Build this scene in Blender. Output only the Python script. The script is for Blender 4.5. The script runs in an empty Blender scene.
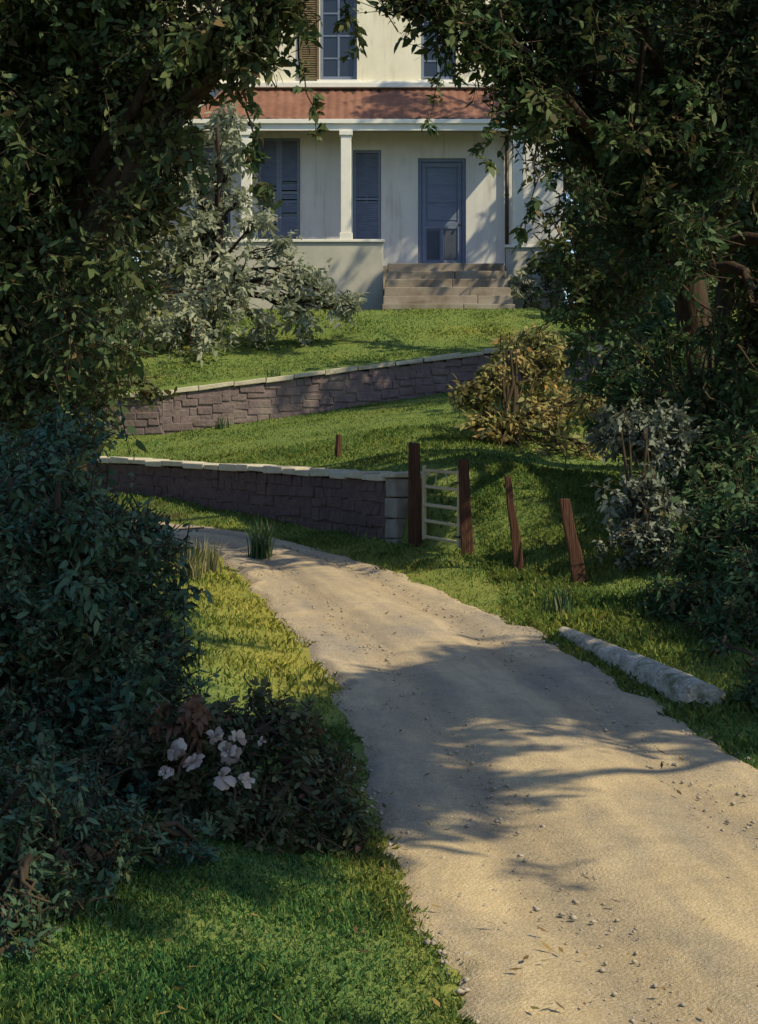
import bpy, math, random
import numpy as np
from mathutils import Vector

rng = np.random.default_rng(7)
random.seed(7)
SC = bpy.context.scene
COL = SC.collection

# ------------------------------------------------------------------ camera numbers
F, CX, HY, CZ = 1800.0, 379.0, 450.0, 2.0          # focal length in px, centre column, horizon row, eye height


def W(px, py, Y):
    return np.array([(px - CX) / F * Y, Y, CZ + (HY - py) / F * Y])


def proj(P):
    P = np.asarray(P, float)
    Y = np.maximum(P[:, 1], 0.3)
    return np.stack([CX + P[:, 0] / Y * F, HY - (P[:, 2] - CZ) / Y * F], 1)


SUN = np.array([0.60, -0.37, 0.71])
SUN /= np.linalg.norm(SUN)


# ------------------------------------------------------------------ tiny numeric helpers
def smooth(t):
    t = np.clip(t, 0, 1)
    return t * t * (3 - 2 * t)


def vnoise(x, y, seed=0):
    """value noise in two dimensions, about -1..1"""
    x = np.asarray(x, float); y = np.asarray(y, float)
    xi = np.floor(x).astype(np.int64); yi = np.floor(y).astype(np.int64)
    xf = smooth(x - xi); yf = smooth(y - yi)

    def h(a, b):
        n = (a * 374761393 + b * 668265263 + seed * 1442695) & 0xFFFFFFFF
        n = ((n ^ (n >> 13)) * 1274126177) & 0xFFFFFFFF
        return ((n ^ (n >> 16)) & 0xFFFF) / 32767.5 - 1
    return ((h(xi, yi) * (1 - xf) + h(xi + 1, yi) * xf) * (1 - yf)
            + (h(xi, yi + 1) * (1 - xf) + h(xi + 1, yi + 1) * xf) * yf)


def poly_sd(pts, poly):
    """signed distance of points to a polygon, positive inside"""
    pts = np.asarray(pts, float); poly = np.asarray(poly, float)
    inside = np.zeros(len(pts), bool)
    d = np.full(len(pts), 1e9)
    n = len(poly)
    for i in range(n):
        a, b = poly[i], poly[(i + 1) % n]
        ab = b - a
        t = np.clip(((pts - a) @ ab) / (ab @ ab + 1e-9), 0, 1)
        q = a + t[:, None] * ab
        d = np.minimum(d, np.hypot(*(pts - q).T))
        c = ((a[1] > pts[:, 1]) != (b[1] > pts[:, 1]))
        xi = (b[0] - a[0]) * (pts[:, 1] - a[1]) / (b[1] - a[1] + 1e-12) + a[0]
        inside ^= c & (pts[:, 0] < xi)
    return np.where(inside, d, -d)


# ------------------------------------------------------------------ terrain
ZD = ([0, 6.3, 8, 10, 12, 14, 18, 22, 27, 32, 60], [0, 0, .03, .08, .15, .25, .45, .70, .95, 1.1, 1.3])
EL = np.array([(.62, 1), (.55, 3), (.32, 6.3), (.0, 8.6), (-.37, 13.5), (-1.15, 18), (-2.2, 22.7), (-3.4, 24.5), (-5.5, 26), (-9, 27.2), (-14, 27.6)])
ER = np.array([(2.8, 1), (2.75, 3), (2.65, 6.3), (2.5, 9.4), (1.95, 13), (1.38, 16.5), (-.4, 22.0), (-2.1, 25.3), (-4.2, 27.3), (-8.5, 28.8), (-14, 29.3)])
L1 = np.array([(-16, 34), (-8, 32.4), (-4.73, 30.5), (-2.3, 27.3), (.36, 22.5), (.45, 22.5), (2.08, 18.6), (3.5, 15.6), (6, 12.5), (16, 8)])
L2 = np.array([(-16, 36), (-4.2, 34.2), (2.2, 35.3), (16, 37)])
Z2 = ([-16, -4.1, -1.5, 2.2, 16], [1.9, 2.3, 2.67, 3.26, 4.0])
Z3 = ([-16, -4.3, -1.1, 2.2, 16], [2.6, 3.1, 3.52, 3.96, 4.5])
ZC1 = ([-16, -4.73, -2.3, .36], [2.0, 1.87, 1.77, 1.68])      # top of the lower wall


def zd(Y):
    return np.interp(Y, *ZD)


def drive_d(X, Y):
    """how far outside the drive (negative inside)"""
    xl = np.interp(Y, EL[:, 1], EL[:, 0]); xr = np.interp(Y, ER[:, 1], ER[:, 0])
    d = np.maximum(xl - X, X - xr) * .8
    return np.where(Y > 29.2, 9.0, d)


def ground(X, Y, raw=False):
    X = np.asarray(X, float); Y = np.asarray(Y, float)
    y1 = np.interp(X, L1[:, 0], L1[:, 1]); y2 = np.interp(X, L2[:, 0], L2[:, 1])
    d = drive_d(X, Y)
    left = X < np.interp(Y, EL[:, 1], EL[:, 0])
    low = zd(Y) + .10 * smooth(d / .9) + np.where(left, .35 * smooth((d - .4) / 2.5), 0) + .12 * smooth((d - 1) / 3)
    low = low + .03 * vnoise(X * 1.3, Y * 1.3, 3) * smooth(d / .5) - .035 * smooth((-d + .02) / .15)
    zw = np.interp(X, *ZC1) - .1
    zf = zd(y1) + .10
    z1 = np.where(Y < 60, zw + (zf - zw) * smooth((X - .30) / (.35 + .75 * np.clip(Y - y1, 0, 4))), zw)
    t = np.clip((Y - y1) / np.maximum(y2 - y1, .5), 0, 1)
    mid = z1 + (np.interp(X, *Z2) - z1) * t + .035 * vnoise(X * .9, Y * .9, 5) * np.sin(t * math.pi)
    z3 = np.interp(X, *Z3) - .07
    up = z3 + (5.15 - z3) * np.clip((Y - y2) / (40.4 - y2), 0, 1) + .04 * vnoise(X * .8, Y * .8, 8) * smooth((Y - y2) / 2) * smooth((41 - Y) / 1)
    up = up + .06 * np.clip(Y - 56, 0, 120)
    k1 = smooth((Y - y1 - .12) / .14)
    k2 = smooth((Y - y2 - .12) / .14)
    z = low * (1 - k1) + mid * k1
    z = z * (1 - k2) + up * k2
    return z


def g1(x, y):
    return float(ground(np.array([x]), np.array([y]))[0])


# ------------------------------------------------------------------ objects
def props(o, label=None, cat=None, group=None, kind=None):
    if label: o['label'] = label
    if cat: o['category'] = cat
    if group: o['group'] = group
    if kind: o['kind'] = kind
    return o


def empty(name, loc, label, cat, group=None):
    o = bpy.data.objects.new(name, None)
    o.empty_display_size = .2
    COL.objects.link(o)
    o.location = [float(v) for v in loc]
    return props(o, label, cat, group)


def link_mesh(name, me, mat, parent=None, smooth_=False):
    o = bpy.data.objects.new(name, me)
    COL.objects.link(o)
    if mat: me.materials.append(mat)
    if parent is not None:
        o.parent = parent
        l = Vector((0, 0, 0)); p = parent
        while p is not None:
            l += p.location; p = p.parent
        me.transform(__import__('mathutils').Matrix.Translation(-l))
    if smooth_:
        me.polygons.foreach_set('use_smooth', [True] * len(me.polygons))
    return o


def mesh_np(name, V, Q, mat, parent=None, tint=None, smooth_=False):
    """V (n,3), Q (m,k) faces all of k corners"""
    V = np.asarray(V, np.float32); Q = np.asarray(Q, np.int32)
    me = bpy.data.meshes.new(name)
    k = Q.shape[1]
    me.vertices.add(len(V)); me.vertices.foreach_set('co', V.ravel())
    me.loops.add(Q.size); me.loops.foreach_set('vertex_index', Q.ravel())
    me.polygons.add(len(Q))
    me.polygons.foreach_set('loop_start', np.arange(0, Q.size, k, dtype=np.int32))
    me.polygons.foreach_set('loop_total', np.full(len(Q), k, np.int32))
    if tint is not None:
        a = me.color_attributes.new('tint', 'FLOAT_COLOR', 'POINT')
        c = np.ones((len(V), 4), np.float32); c[:, :tint.shape[1]] = tint
        a.data.foreach_set('color', c.ravel())
    me.update(calc_edges=True)
    me.validate()
    return link_mesh(name, me, mat, parent, smooth_)


class MB:
    def __init__(s):
        s.v = []; s.f = []

    def add(s, v, f):
        b = len(s.v)
        s.v += [tuple(float(c) for c in p) for p in v]; s.f += [tuple(i + b for i in q) for q in f]

    def box(s, x0, x1, y0, y1, z0, z1, jit=0.0):
        p = [(x, y, z) for x in (x0, x1) for y in (y0, y1) for z in (z0, z1)]
        if jit: p = [tuple(c + random.uniform(-jit, jit) for c in q) for q in p]
        s.add(p, [(0, 1, 3, 2), (4, 6, 7, 5), (0, 4, 5, 1), (2, 3, 7, 6), (0, 2, 6, 4), (1, 5, 7, 3)])

    def obox(s, c, ax, ay, az, jit=0.0):
        c = np.array(c, float)
        p = [c + i * np.array(ax) + j * np.array(ay) + k * np.array(az) for i in (-1, 1) for j in (-1, 1) for k in (-1, 1)]
        if jit: p = [q + np.array([random.uniform(-jit, jit) for _ in range(3)]) for q in p]
        s.add(p, [(0, 1, 3, 2), (4, 6, 7, 5), (0, 4, 5, 1), (2, 3, 7, 6), (0, 2, 6, 4), (1, 5, 7, 3)])

    def quad(s, a, b, c, d):
        s.add([a, b, c, d], [(0, 1, 2, 3)])

    def tube(s, pts, rad, n=8, cap=True, rough=0.0):
        pts = np.asarray(pts, float); m = len(pts)
        T = np.gradient(pts, axis=0); T /= np.linalg.norm(T, axis=1)[:, None] + 1e-9
        ref = np.array([0.3, 0.9, 0.31]) if abs(T[0][2]) > .7 else np.array([0, 0, 1.0])
        v = []
        for i in range(m):
            u = np.cross(T[i], ref); u /= np.linalg.norm(u) + 1e-9
            w = np.cross(u, T[i])
            for k in range(n):
                a = 2 * math.pi * k / n
                r = rad[i] * (1 + (random.uniform(-rough, rough) if rough else 0))
                v.append(pts[i] + r * (math.cos(a) * u + math.sin(a) * w))
        f = [(i * n + k, i * n + (k + 1) % n, (i + 1) * n + (k + 1) % n, (i + 1) * n + k) for i in range(m - 1) for k in range(n)]
        if cap:
            f.append(tuple(range(n - 1, -1, -1))); f.append(tuple((m - 1) * n + k for k in range(n)))
        s.add(v, f)

    def build(s, name, mat, parent=None, bevel=0.0, smooth_=False):
        me = bpy.data.meshes.new(name)
        me.from_pydata(s.v, [], s.f); me.update()
        o = link_mesh(name, me, mat, parent, smooth_)
        if bevel:
            m = o.modifiers.new('bevel', 'BEVEL'); m.width = bevel; m.segments = 2; m.limit_method = 'ANGLE'
        return o


# ------------------------------------------------------------------ materials
def new_mat(name):
    m = bpy.data.materials.new(name); m.use_nodes = True
    nt = m.node_tree; nt.nodes.clear()
    return m, nt


def node(nt, t, ins=None, **kw):
    n = nt.nodes.new(t)
    for k, v in kw.items(): setattr(n, k, v)
    for k, v in (ins or {}).items():
        if isinstance(v, bpy.types.NodeSocket): nt.links.new(v, n.inputs[k])
        else: n.inputs[k].default_value = v
    return n


def ramp(nt, fac, stops, interp='LINEAR'):
    r = node(nt, 'ShaderNodeValToRGB', {'Fac': fac})
    r.color_ramp.interpolation = interp
    e = r.color_ramp.elements
    while len(e) < len(stops): e.new(.5)
    for el, (p, c) in zip(e, stops):
        el.position = p; el.color = (*c, 1)
    return r.outputs['Color']


def mixc(nt, fac, a, b, mode='MIX'):
    m = node(nt, 'ShaderNodeMix', data_type='RGBA', blend_type=mode)
    for k, v in ((0, fac), (6, a), (7, b)):
        if isinstance(v, bpy.types.NodeSocket): nt.links.new(v, m.inputs[k])
        elif k == 0: m.inputs[0].default_value = v
        else: m.inputs[k].default_value = (*v, 1)
    return m.outputs[2]


def finish(nt, color, rough=.9, bump=None, strength=.4, dist=.02, spec=.2):
    p = node(nt, 'ShaderNodeBsdfPrincipled', {'Roughness': rough, 'Specular IOR Level': spec})
    if isinstance(color, bpy.types.NodeSocket): nt.links.new(color, p.inputs['Base Color'])
    else: p.inputs['Base Color'].default_value = (*color, 1)
    if bump is not None:
        b = node(nt, 'ShaderNodeBump', {'Height': bump, 'Strength': strength, 'Distance': dist})
        nt.links.new(b.outputs[0], p.inputs['Normal'])
    o = node(nt, 'ShaderNodeOutputMaterial', {'Surface': p.outputs[0]})
    return p


def noise(nt, scale, detail=4, rough=.55, vec=None, stretch=None, distort=0):
    if vec is None: vec = node(nt, 'ShaderNodeTexCoord').outputs['Object']
    if stretch:
        vec = node(nt, 'ShaderNodeMapping', {'Vector': vec, 'Scale': stretch}).outputs[0]
    return node(nt, 'ShaderNodeTexNoise', {'Vector': vec, 'Scale': scale, 'Detail': detail, 'Roughness': rough, 'Distortion': distort}).outputs['Fac']


def leaf_mat(name, stops, trans=.3, rough=.55, spec=.25):
    m, nt = new_mat(name)
    a = node(nt, 'ShaderNodeAttribute', attribute_name='tint')
    c = ramp(nt, node(nt, 'ShaderNodeSeparateColor', {'Color': a.outputs['Color']}).outputs['Red'], stops)
    p = node(nt, 'ShaderNodeBsdfPrincipled', {'Base Color': c, 'Roughness': rough, 'Specular IOR Level': spec})
    t = node(nt, 'ShaderNodeBsdfTranslucent', {'Color': c})
    mx = node(nt, 'ShaderNodeMixShader', {0: trans, 1: p.outputs[0], 2: t.outputs[0]})
    node(nt, 'ShaderNodeOutputMaterial', {'Surface': mx.outputs[0]})
    return m


def simple(name, c1, c2, scale=6, rough=.8, bump=.3, dist=.01, stretch=None, spec=.2, detail=5):
    m, nt = new_mat(name)
    n = noise(nt, scale, detail, .6, stretch=stretch)
    finish(nt, ramp(nt, n, [(.3, c1), (.7, c2)]), rough, n, bump, dist, spec)
    return m


M = {}
M['broad'] = leaf_mat('broadleaf', [(0, (.040, .090, .045)), (.40, (.082, .122, .048)), (.75, (.125, .138, .052)), (.93, (.125, .095, .045)), (1, (.16, .11, .05))])
M['oak'] = leaf_mat('right_leaf', [(0, (.034, .092, .046)), (.45, (.068, .118, .046)), (.75, (.105, .128, .048)), (.93, (.115, .090, .042)), (1, (.15, .10, .045))])
M['ever'] = leaf_mat('evergreen_leaf', [(0, (.022, .095, .070)), (.35, (.046, .098, .058)), (.75, (.075, .122, .056)), (1, (.13, .12, .05))], .15, .5, .3)
M['silver'] = leaf_mat('silver_leaf', [(0, (.20, .24, .16)), (.5, (.31, .34, .24)), (.85, (.40, .42, .31)), (1, (.44, .43, .28))], .35)
M['autumn'] = leaf_mat('autumn_leaf', [(0, (.17, .23, .085)), (.45, (.29, .28, .11)), (.78, (.42, .30, .12)), (1, (.54, .31, .10))], .35)
M['blue'] = leaf_mat('bluegrey_leaf', [(0, (.09, .12, .085)), (.5, (.16, .19, .15)), (.85, (.24, .265, .22)), (1, (.30, .32, .27))], .2)
M['under'] = leaf_mat('undergrowth_leaf', [(0, (.030, .092, .050)), (.5, (.064, .120, .050)), (.8, (.098, .128, .050)), (1, (.14, .105, .05))], .25)
M['rose'] = leaf_mat('rosebush_leaf', [(0, (.036, .060, .032)), (.5, (.066, .088, .042)), (.72, (.092, .092, .044)), (1, (.16, .075, .055))], .2)
M['petal'] = leaf_mat('petal', [(0, (.22, .16, .13)), (.5, (.36, .29, .25)), (1, (.48, .42, .36))], .2)
M['wither'] = leaf_mat('withered_leaf', [(0, (.075, .040, .028)), (.5, (.13, .068, .045)), (1, (.20, .11, .07))], .2)
M['far'] = leaf_mat('far_leaf', [(0, (.045, .075, .034)), (.5, (.080, .110, .044)), (1, (.125, .125, .050))], .25)
M['weed'] = leaf_mat('weed_leaf', [(0, (.10, .12, .06)), (.6, (.20, .20, .10)), (1, (.34, .30, .17))], .3)

# grass blades: red = tint along green, green = how dry
m, nt = new_mat('grass_blades')
a = node(nt, 'ShaderNodeAttribute', attribute_name='tint')
sp = node(nt, 'ShaderNodeSeparateColor', {'Color': a.outputs['Color']})
gcol = ramp(nt, sp.outputs['Red'], [(0, (.070, .165, .052)), (.5, (.145, .23, .060)), (1, (.26, .29, .085))])
ycol = ramp(nt, sp.outputs['Red'], [(0, (.26, .28, .05)), (.6, (.42, .395, .075)), (1, (.55, .46, .13))])
gcol = mixc(nt, sp.outputs['Blue'], gcol, ramp(nt, sp.outputs['Red'], [(0, (.040, .145, .060)), (.5, (.085, .22, .075)), (1, (.20, .30, .085))]))
c = mixc(nt, sp.outputs['Green'], gcol, ycol)
p = node(nt, 'ShaderNodeBsdfPrincipled', {'Base Color': c, 'Roughness': .7, 'Specular IOR Level': .12})
t = node(nt, 'ShaderNodeBsdfTranslucent', {'Color': c})
node(nt, 'ShaderNodeOutputMaterial', {'Surface': node(nt, 'ShaderNodeMixShader', {0: .35, 1: p.outputs[0], 2: t.outputs[0]}).outputs[0]})
M['grass'] = m

# ground under the grass
m, nt = new_mat('turf')
a = node(nt, 'ShaderNodeAttribute', attribute_name='tint')
sp = node(nt, 'ShaderNodeSeparateColor', {'Color': a.outputs['Color']})
n1 = noise(nt, 1.3, 6, .6); n2 = noise(nt, 22, 4, .7)
gc = ramp(nt, n1, [(.3, (.11, .18, .052)), (.55, (.165, .225, .062)), (.75, (.23, .245, .085))])
gc = mixc(nt, .5, gc, ramp(nt, n2, [(.35, (.09, .13, .038)), (.7, (.22, .27, .080))]))
gc = mixc(nt, sp.outputs['Green'], gc, ramp(nt, n2, [(.3, (.21, .20, .042)), (.7, (.38, .345, .08))]))
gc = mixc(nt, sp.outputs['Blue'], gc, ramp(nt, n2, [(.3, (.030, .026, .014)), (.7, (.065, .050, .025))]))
finish(nt, gc, .95, n2, .7, .04, .05)
M['turf'] = m

# drive: worn earth, fine gravel, wheel tracks
m, nt = new_mat('gravel_drive')
uv = node(nt, 'ShaderNodeAttribute', attribute_name='tint')          # red: across, green: along (metres/50)
sp = node(nt, 'ShaderNodeSeparateColor', {'Color': uv.outputs['Color']})
n1 = noise(nt, .55, 5, .6, distort=.6); n2 = noise(nt, 5.0, 6, .65); n3 = noise(nt, 70, 3, .6)
cb = node(nt, 'ShaderNodeCombineXYZ', {'X': sp.outputs['Red'], 'Y': sp.outputs['Green']})
st = node(nt, 'ShaderNodeTexNoise', {'Vector': node(nt, 'ShaderNodeMapping', {'Vector': cb.outputs[0], 'Scale': (9, 22, 1)}).outputs[0], 'Scale': 1.0, 'Detail': 5.0, 'Roughness': .6}).outputs['Fac']
c = ramp(nt, n1, [(.32, (.215, .205, .205)), (.48, (.33, .285, .22)), (.66, (.48, .39, .25))])
c = mixc(nt, .45, c, ramp(nt, st, [(.34, (.17, .17, .18)), (.50, (.35, .30, .235)), (.64, (.56, .48, .35))]))
c = mixc(nt, .55, c, ramp(nt, n2, [(.3, (.30, .28, .26)), (.5, (.52, .50, .47)), (.72, (.70, .66, .58))]), 'MULTIPLY')
c = mixc(nt, 1.0, c, (1.55, 1.5, 1.45), 'MULTIPLY')
far_ = node(nt, 'ShaderNodeMapRange', {'Value': sp.outputs['Green'], 1: .12, 2: .28}).outputs[0]
c = mixc(nt, 1.0, c, mixc(nt, far_, (1.22, 1.14, .92), (1.14, 1.11, 1.10)), 'MULTIPLY')
uw = node(nt, 'ShaderNodeMath', {0: sp.outputs['Red'], 1: node(nt, 'ShaderNodeMath', {0: n1, 1: .12}, operation='MULTIPLY').outputs[0]}, operation='ADD').outputs[0]
tr = ramp(nt, uw, [(.20, (0, 0, 0)), (.31, (.8, .8, .8)), (.37, (.8, .8, .8)), (.48, (0, 0, 0)), (.64, (0, 0, 0)), (.75, (.8, .8, .8)), (.81, (.8, .8, .8)), (.92, (0, 0, 0))])
tr = mixc(nt, 1.0, tr, ramp(nt, n2, [(.3, (.4, .4, .4)), (.6, (1, 1, 1))]), 'MULTIPLY')
c = mixc(nt, tr, c, mixc(nt, 1.0, c, (.74, .72, .72), 'MULTIPLY'))
vo = node(nt, 'ShaderNodeTexVoronoi', {'Vector': node(nt, 'ShaderNodeTexCoord').outputs['Object'], 'Scale': 80.0}, feature='F1')
c = mixc(nt, .30, c, ramp(nt, node(nt, 'ShaderNodeSeparateColor', {'Color': vo.outputs['Color']}).outputs['Red'], [(0, (.17, .15, .13)), (.5, (.33, .28, .20)), (1, (.52, .46, .36))]))
hb = node(nt, 'ShaderNodeMath', {0: n3, 1: n2}, operation='ADD')
finish(nt, c, .95, hb.outputs[0], .5, .03, .05)
M['drive'] = m

M['bark'] = simple('bark', (.030, .020, .014), (.085, .058, .040), 5, .95, .9, .04, (3, 3, .5))
M['stem'] = simple('stem', (.035, .026, .016), (.075, .055, .035), 9, .9, .5, .01)
m, nt = new_mat('limewash')
n1 = noise(nt, 1.7, 6, .6); n2 = noise(nt, 1.0, 6, .65, stretch=(5, 5, .55)); n3 = noise(nt, 12, 4, .6)
c = ramp(nt, n1, [(.3, (.64, .635, .63)), (.7, (.74, .735, .73))])
c = mixc(nt, .75, c, ramp(nt, n2, [(.30, (.62, .60, .55)), (.46, (.95, .95, .94)), (.7, (1, 1, 1))]), 'MULTIPLY')
finish(nt, c, .93, n3, .3, .01)
M['plaster'] = m
m, nt = new_mat('cream_render')
n1 = noise(nt, 1.9, 6, .6); n2 = noise(nt, 1.1, 6, .65, stretch=(5, 5, .5)); n3 = noise(nt, 12, 4, .6)
c = ramp(nt, n1, [(.3, (.76, .71, .56)), (.7, (.86, .81, .66))])
c = mixc(nt, .8, c, ramp(nt, n2, [(.30, (.68, .64, .54)), (.46, (.95, .94, .92)), (.7, (1, 1, 1))]), 'MULTIPLY')
finish(nt, c, .93, n3, .3, .01)
M['cream'] = m
M['white'] = simple('white_paint', (.74, .72, .66), (.82, .80, .74), 5, .6, .1, .004, spec=.35)
M['parapet'] = simple('grey_render', (.40, .395, .35), (.54, .52, .46), 1.6, .95, .4, .015)
M['bluepaint'] = simple('blue_paint', (.125, .16, .25), (.175, .21, .30), 4, .55, .12, .004, (1, 1, 4), .35)
M['brownpaint'] = simple('brown_paint', (.14, .10, .055), (.20, .15, .085), 6, .6, .15, .004)
M['metal'] = simple('dark_metal', (.03, .022, .018), (.055, .04, .03), 8, .5, .1, .003, spec=.4)
M['stepstone'] = simple('step_stone', (.17, .135, .10), (.38, .34, .29), 1.6, .95, .5, .02)
M['soffit'] = simple('soffit_boards', (.20, .15, .09), (.27, .20, .12), 3, .8, .2, .01)
m, nt = new_mat('window_glass')
finish(nt, (.020, .026, .040), .08, None, spec=.6)
M['glass'] = m
M['strip'] = simple('dark_brown_strip', (.045, .028, .020), (.10, .062, .045), 3, .8, .3, .01)
M['darkpaint'] = simple('dark_blue_paint', (.055, .068, .10), (.085, .10, .14), 5, .6, .1, .004)
M['louvre'] = simple('faded_blue_louvre', (.155, .19, .28), (.22, .255, .345), 5, .7, .12, .004, (1, 1, 3), .2)
# terracotta with lichen and soot
m, nt = new_mat('terracotta')
n1 = noise(nt, .9, 5, .65); n2 = noise(nt, 7, 4, .6)
c = ramp(nt, n1, [(.3, (.155, .074, .052)), (.55, (.235, .112, .080)), (.78, (.28, .155, .12))])
c = mixc(nt, .4, c, ramp(nt, n2, [(.3, (.13, .068, .05)), (.7, (.29, .145, .105))]))
finish(nt, c, .85, n2, .3, .02)
M['tile'] = m
# purple-brown rubble stone and pale coping
m, nt = new_mat('rubble_stone')
n1 = noise(nt, 2.2, 5, .6); n2 = noise(nt, 14, 5, .65)
c = ramp(nt, n1, [(.3, (.078, .042, .050)), (.5, (.118, .066, .076)), (.66, (.150, .098, .100)), (.8, (.12, .11, .085))])
c = mixc(nt, .5, c, ramp(nt, n2, [(.3, (.055, .045, .045)), (.7, (.17, .14, .13))]))
finish(nt, c, .95, n2, .6, .03, .1)
M['rubble'] = m
m, nt = new_mat('mauve_stone')
n1 = noise(nt, 2.2, 5, .6); n2 = noise(nt, 14, 5, .65)
c = ramp(nt, n1, [(.3, (.13, .092, .098)), (.5, (.195, .138, .155)), (.66, (.25, .20, .19)), (.8, (.19, .19, .13))])
c = mixc(nt, .45, c, ramp(nt, n2, [(.3, (.10, .085, .085)), (.7, (.27, .225, .21))]))
finish(nt, c, .95, n2, .6, .03, .1)
M['mauve'] = m
m, nt = new_mat('coping_stone')
n1 = noise(nt, 3.0, 5, .6); n2 = noise(nt, 25, 4, .65)
c = ramp(nt, n1, [(.3, (.40, .36, .29)), (.6, (.58, .53, .43)), (.8, (.64, .60, .50))])
c = mixc(nt, .35, c, ramp(nt, n2, [(.3, (.25, .24, .19)), (.7, (.68, .63, .52))]))
finish(nt, c, .95, n2, .5, .02, .1)
M['coping'] = m
M['pier'] = simple('pier_stone', (.17, .155, .145), (.30, .275, .25), 5, .95, .5, .02)
M['post'] = simple('red_brown_timber', (.036, .020, .016), (.125, .060, .038), 7, .95, 1.0, .02, (9, 9, .35))
M['rail'] = simple('weathered_rail', (.36, .31, .20), (.55, .48, .34), 8, .85, .4, .006, (1, 6, 6))
m, nt = new_mat('pale_bark')
n1 = noise(nt, 5, 6, .7, distort=.8); n2 = noise(nt, 38, 5, .65); n3 = noise(nt, 2.6, 5, .65)
c = ramp(nt, n1, [(.36, (.085, .065, .045)), (.46, (.36, .31, .24)), (.56, (.60, .55, .46)), (.75, (.74, .70, .61))])
c = mixc(nt, .5, c, ramp(nt, n2, [(.32, (.16, .13, .10)), (.6, (.72, .67, .58))]))
c = mixc(nt, ramp(nt, n3, [(.54, (0, 0, 0)), (.66, (.75, .75, .75))]), c, (.085, .10, .030))
hb = node(nt, 'ShaderNodeMath', {0: n1, 1: n2}, operation='ADD')
finish(nt, c, .95, hb.outputs[0], .9, .03, .1)
M['log'] = m

# ------------------------------------------------------------------ ground sheet
xs = np.unique(np.concatenate([np.array([-400, -250, -150, -90, -60, -40, -30, -24, -20, -18]), np.arange(-16, -6, .3), np.arange(-6, 6.01, .1), np.arange(6.3, 16.1, .3), np.array([18, 20, 24, 30, 40, 60, 90, 150, 250, 400])]).round(3))
ys = np.unique(np.concatenate([np.array([-200, -100, -50, -25, -12, -6, -2]), np.arange(0, 4, .3), np.arange(4, 44.01, .1), np.arange(44.3, 60, .6), np.array([65, 75, 90, 120, 170, 250, 400])]).round(3))
GX, GY = np.meshgrid(xs, ys)
GZ = ground(GX, GY)
V = np.stack([GX.ravel(), GY.ravel(), GZ.ravel()], 1)
nx, ny = len(xs), len(ys)
i = (np.arange(ny - 1)[:, None] * nx + np.arange(nx - 1)[None]).ravel()


def dryness(X, Y):
    """dry yellow grass: along the sunny left edge of the drive and at its foot by the low wall"""
    d = drive_d(X, Y)
    left = X < np.interp(Y, EL[:, 1], EL[:, 0]) + .2
    a = np.where(left, .85, .35) * smooth((1.0 - d) / .9) * smooth((Y - 11.5) / 2.5)
    a = a + .5 * smooth((.28 - d) / .25) * smooth((11 - Y) / 2)
    b = .35 * smooth(vnoise(X * .45, Y * .45, 21) * 1.2) * (Y > 33)
    return np.clip(a + b + .18 * vnoise(X * 2.1, Y * 2.1, 4), 0, 1)


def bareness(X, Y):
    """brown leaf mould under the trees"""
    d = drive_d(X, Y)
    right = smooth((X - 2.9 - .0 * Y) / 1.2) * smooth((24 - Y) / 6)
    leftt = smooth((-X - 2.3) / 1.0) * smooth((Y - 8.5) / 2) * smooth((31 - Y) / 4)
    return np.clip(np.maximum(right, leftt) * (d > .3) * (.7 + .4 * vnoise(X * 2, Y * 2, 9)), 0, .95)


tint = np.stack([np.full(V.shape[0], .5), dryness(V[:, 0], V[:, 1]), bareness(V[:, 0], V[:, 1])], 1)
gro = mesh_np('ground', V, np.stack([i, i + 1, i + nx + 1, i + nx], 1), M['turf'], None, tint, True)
props(gro, kind='structure')

# ------------------------------------------------------------------ drive
def resample(E, s):
    n = len(E); x = np.linspace(0, n - 1, 400)
    k = np.clip(x.astype(int), 0, n - 2); t = (x - k)[:, None]
    p0 = E[np.maximum(k - 1, 0)]; p1 = E[k]; p2 = E[k + 1]; p3 = E[np.minimum(k + 2, n - 1)]
    q = .5 * (2 * p1 + (p2 - p0) * t + (2 * p0 - 5 * p1 + 4 * p2 - p3) * t * t + (3 * p1 - p0 - 3 * p2 + p3) * t ** 3)
    return np.stack([np.interp(s, np.linspace(0, 1, 400), q[:, j]) for j in (0, 1)], 1)


ns, nu = 520, 40
s = np.linspace(0, 1, ns)
a_, b_ = resample(EL, s), resample(ER, s)
u = np.linspace(-.02, 1.02, nu)
mid = (a_ + b_) / 2
al = np.concatenate([[0], np.cumsum(np.hypot(*np.diff(mid, axis=0).T))])
P = a_[:, None] + (b_ - a_)[:, None] * u[None, :, None]
wob = .09 * vnoise(al * 1.7, al * 0, 31) + .05 * vnoise(al * 5, al * 0, 32)
wob2 = .09 * vnoise(al * 1.5, al * 0 + 9, 33) + .05 * vnoise(al * 5, al * 0, 34)
P[:, :, 0] += wob[:, None] * (1 - u)[None] ** 3 + wob2[:, None] * u[None] ** 3
X, Y = P[:, :, 0], P[:, :, 1]
Z = zd(Y) + .012 + .035 * (1 - (2 * u[None] - 1) ** 2)
for c0 in (.27, .73): Z = Z - .040 * np.exp(-((u[None] - c0 - .03 * vnoise(al * .4, al * 0, 40)[:, None]) / .10) ** 2)
Z = Z + .010 * vnoise(X * 2.3, Y * 2.3, 12) + .005 * vnoise(X * 7, Y * 7, 13)
edge = np.minimum(u, 1 - u)[None]
Z = Z - .05 * smooth((.035 - edge) / .035)
V = np.stack([X.ravel(), Y.ravel(), Z.ravel()], 1)
i = (np.arange(ns - 1)[:, None] * nu + np.arange(nu - 1)[None]).ravel()
tint = np.stack([np.tile(u, ns), np.repeat(al / 50, nu), np.zeros(ns * nu)], 1)
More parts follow.
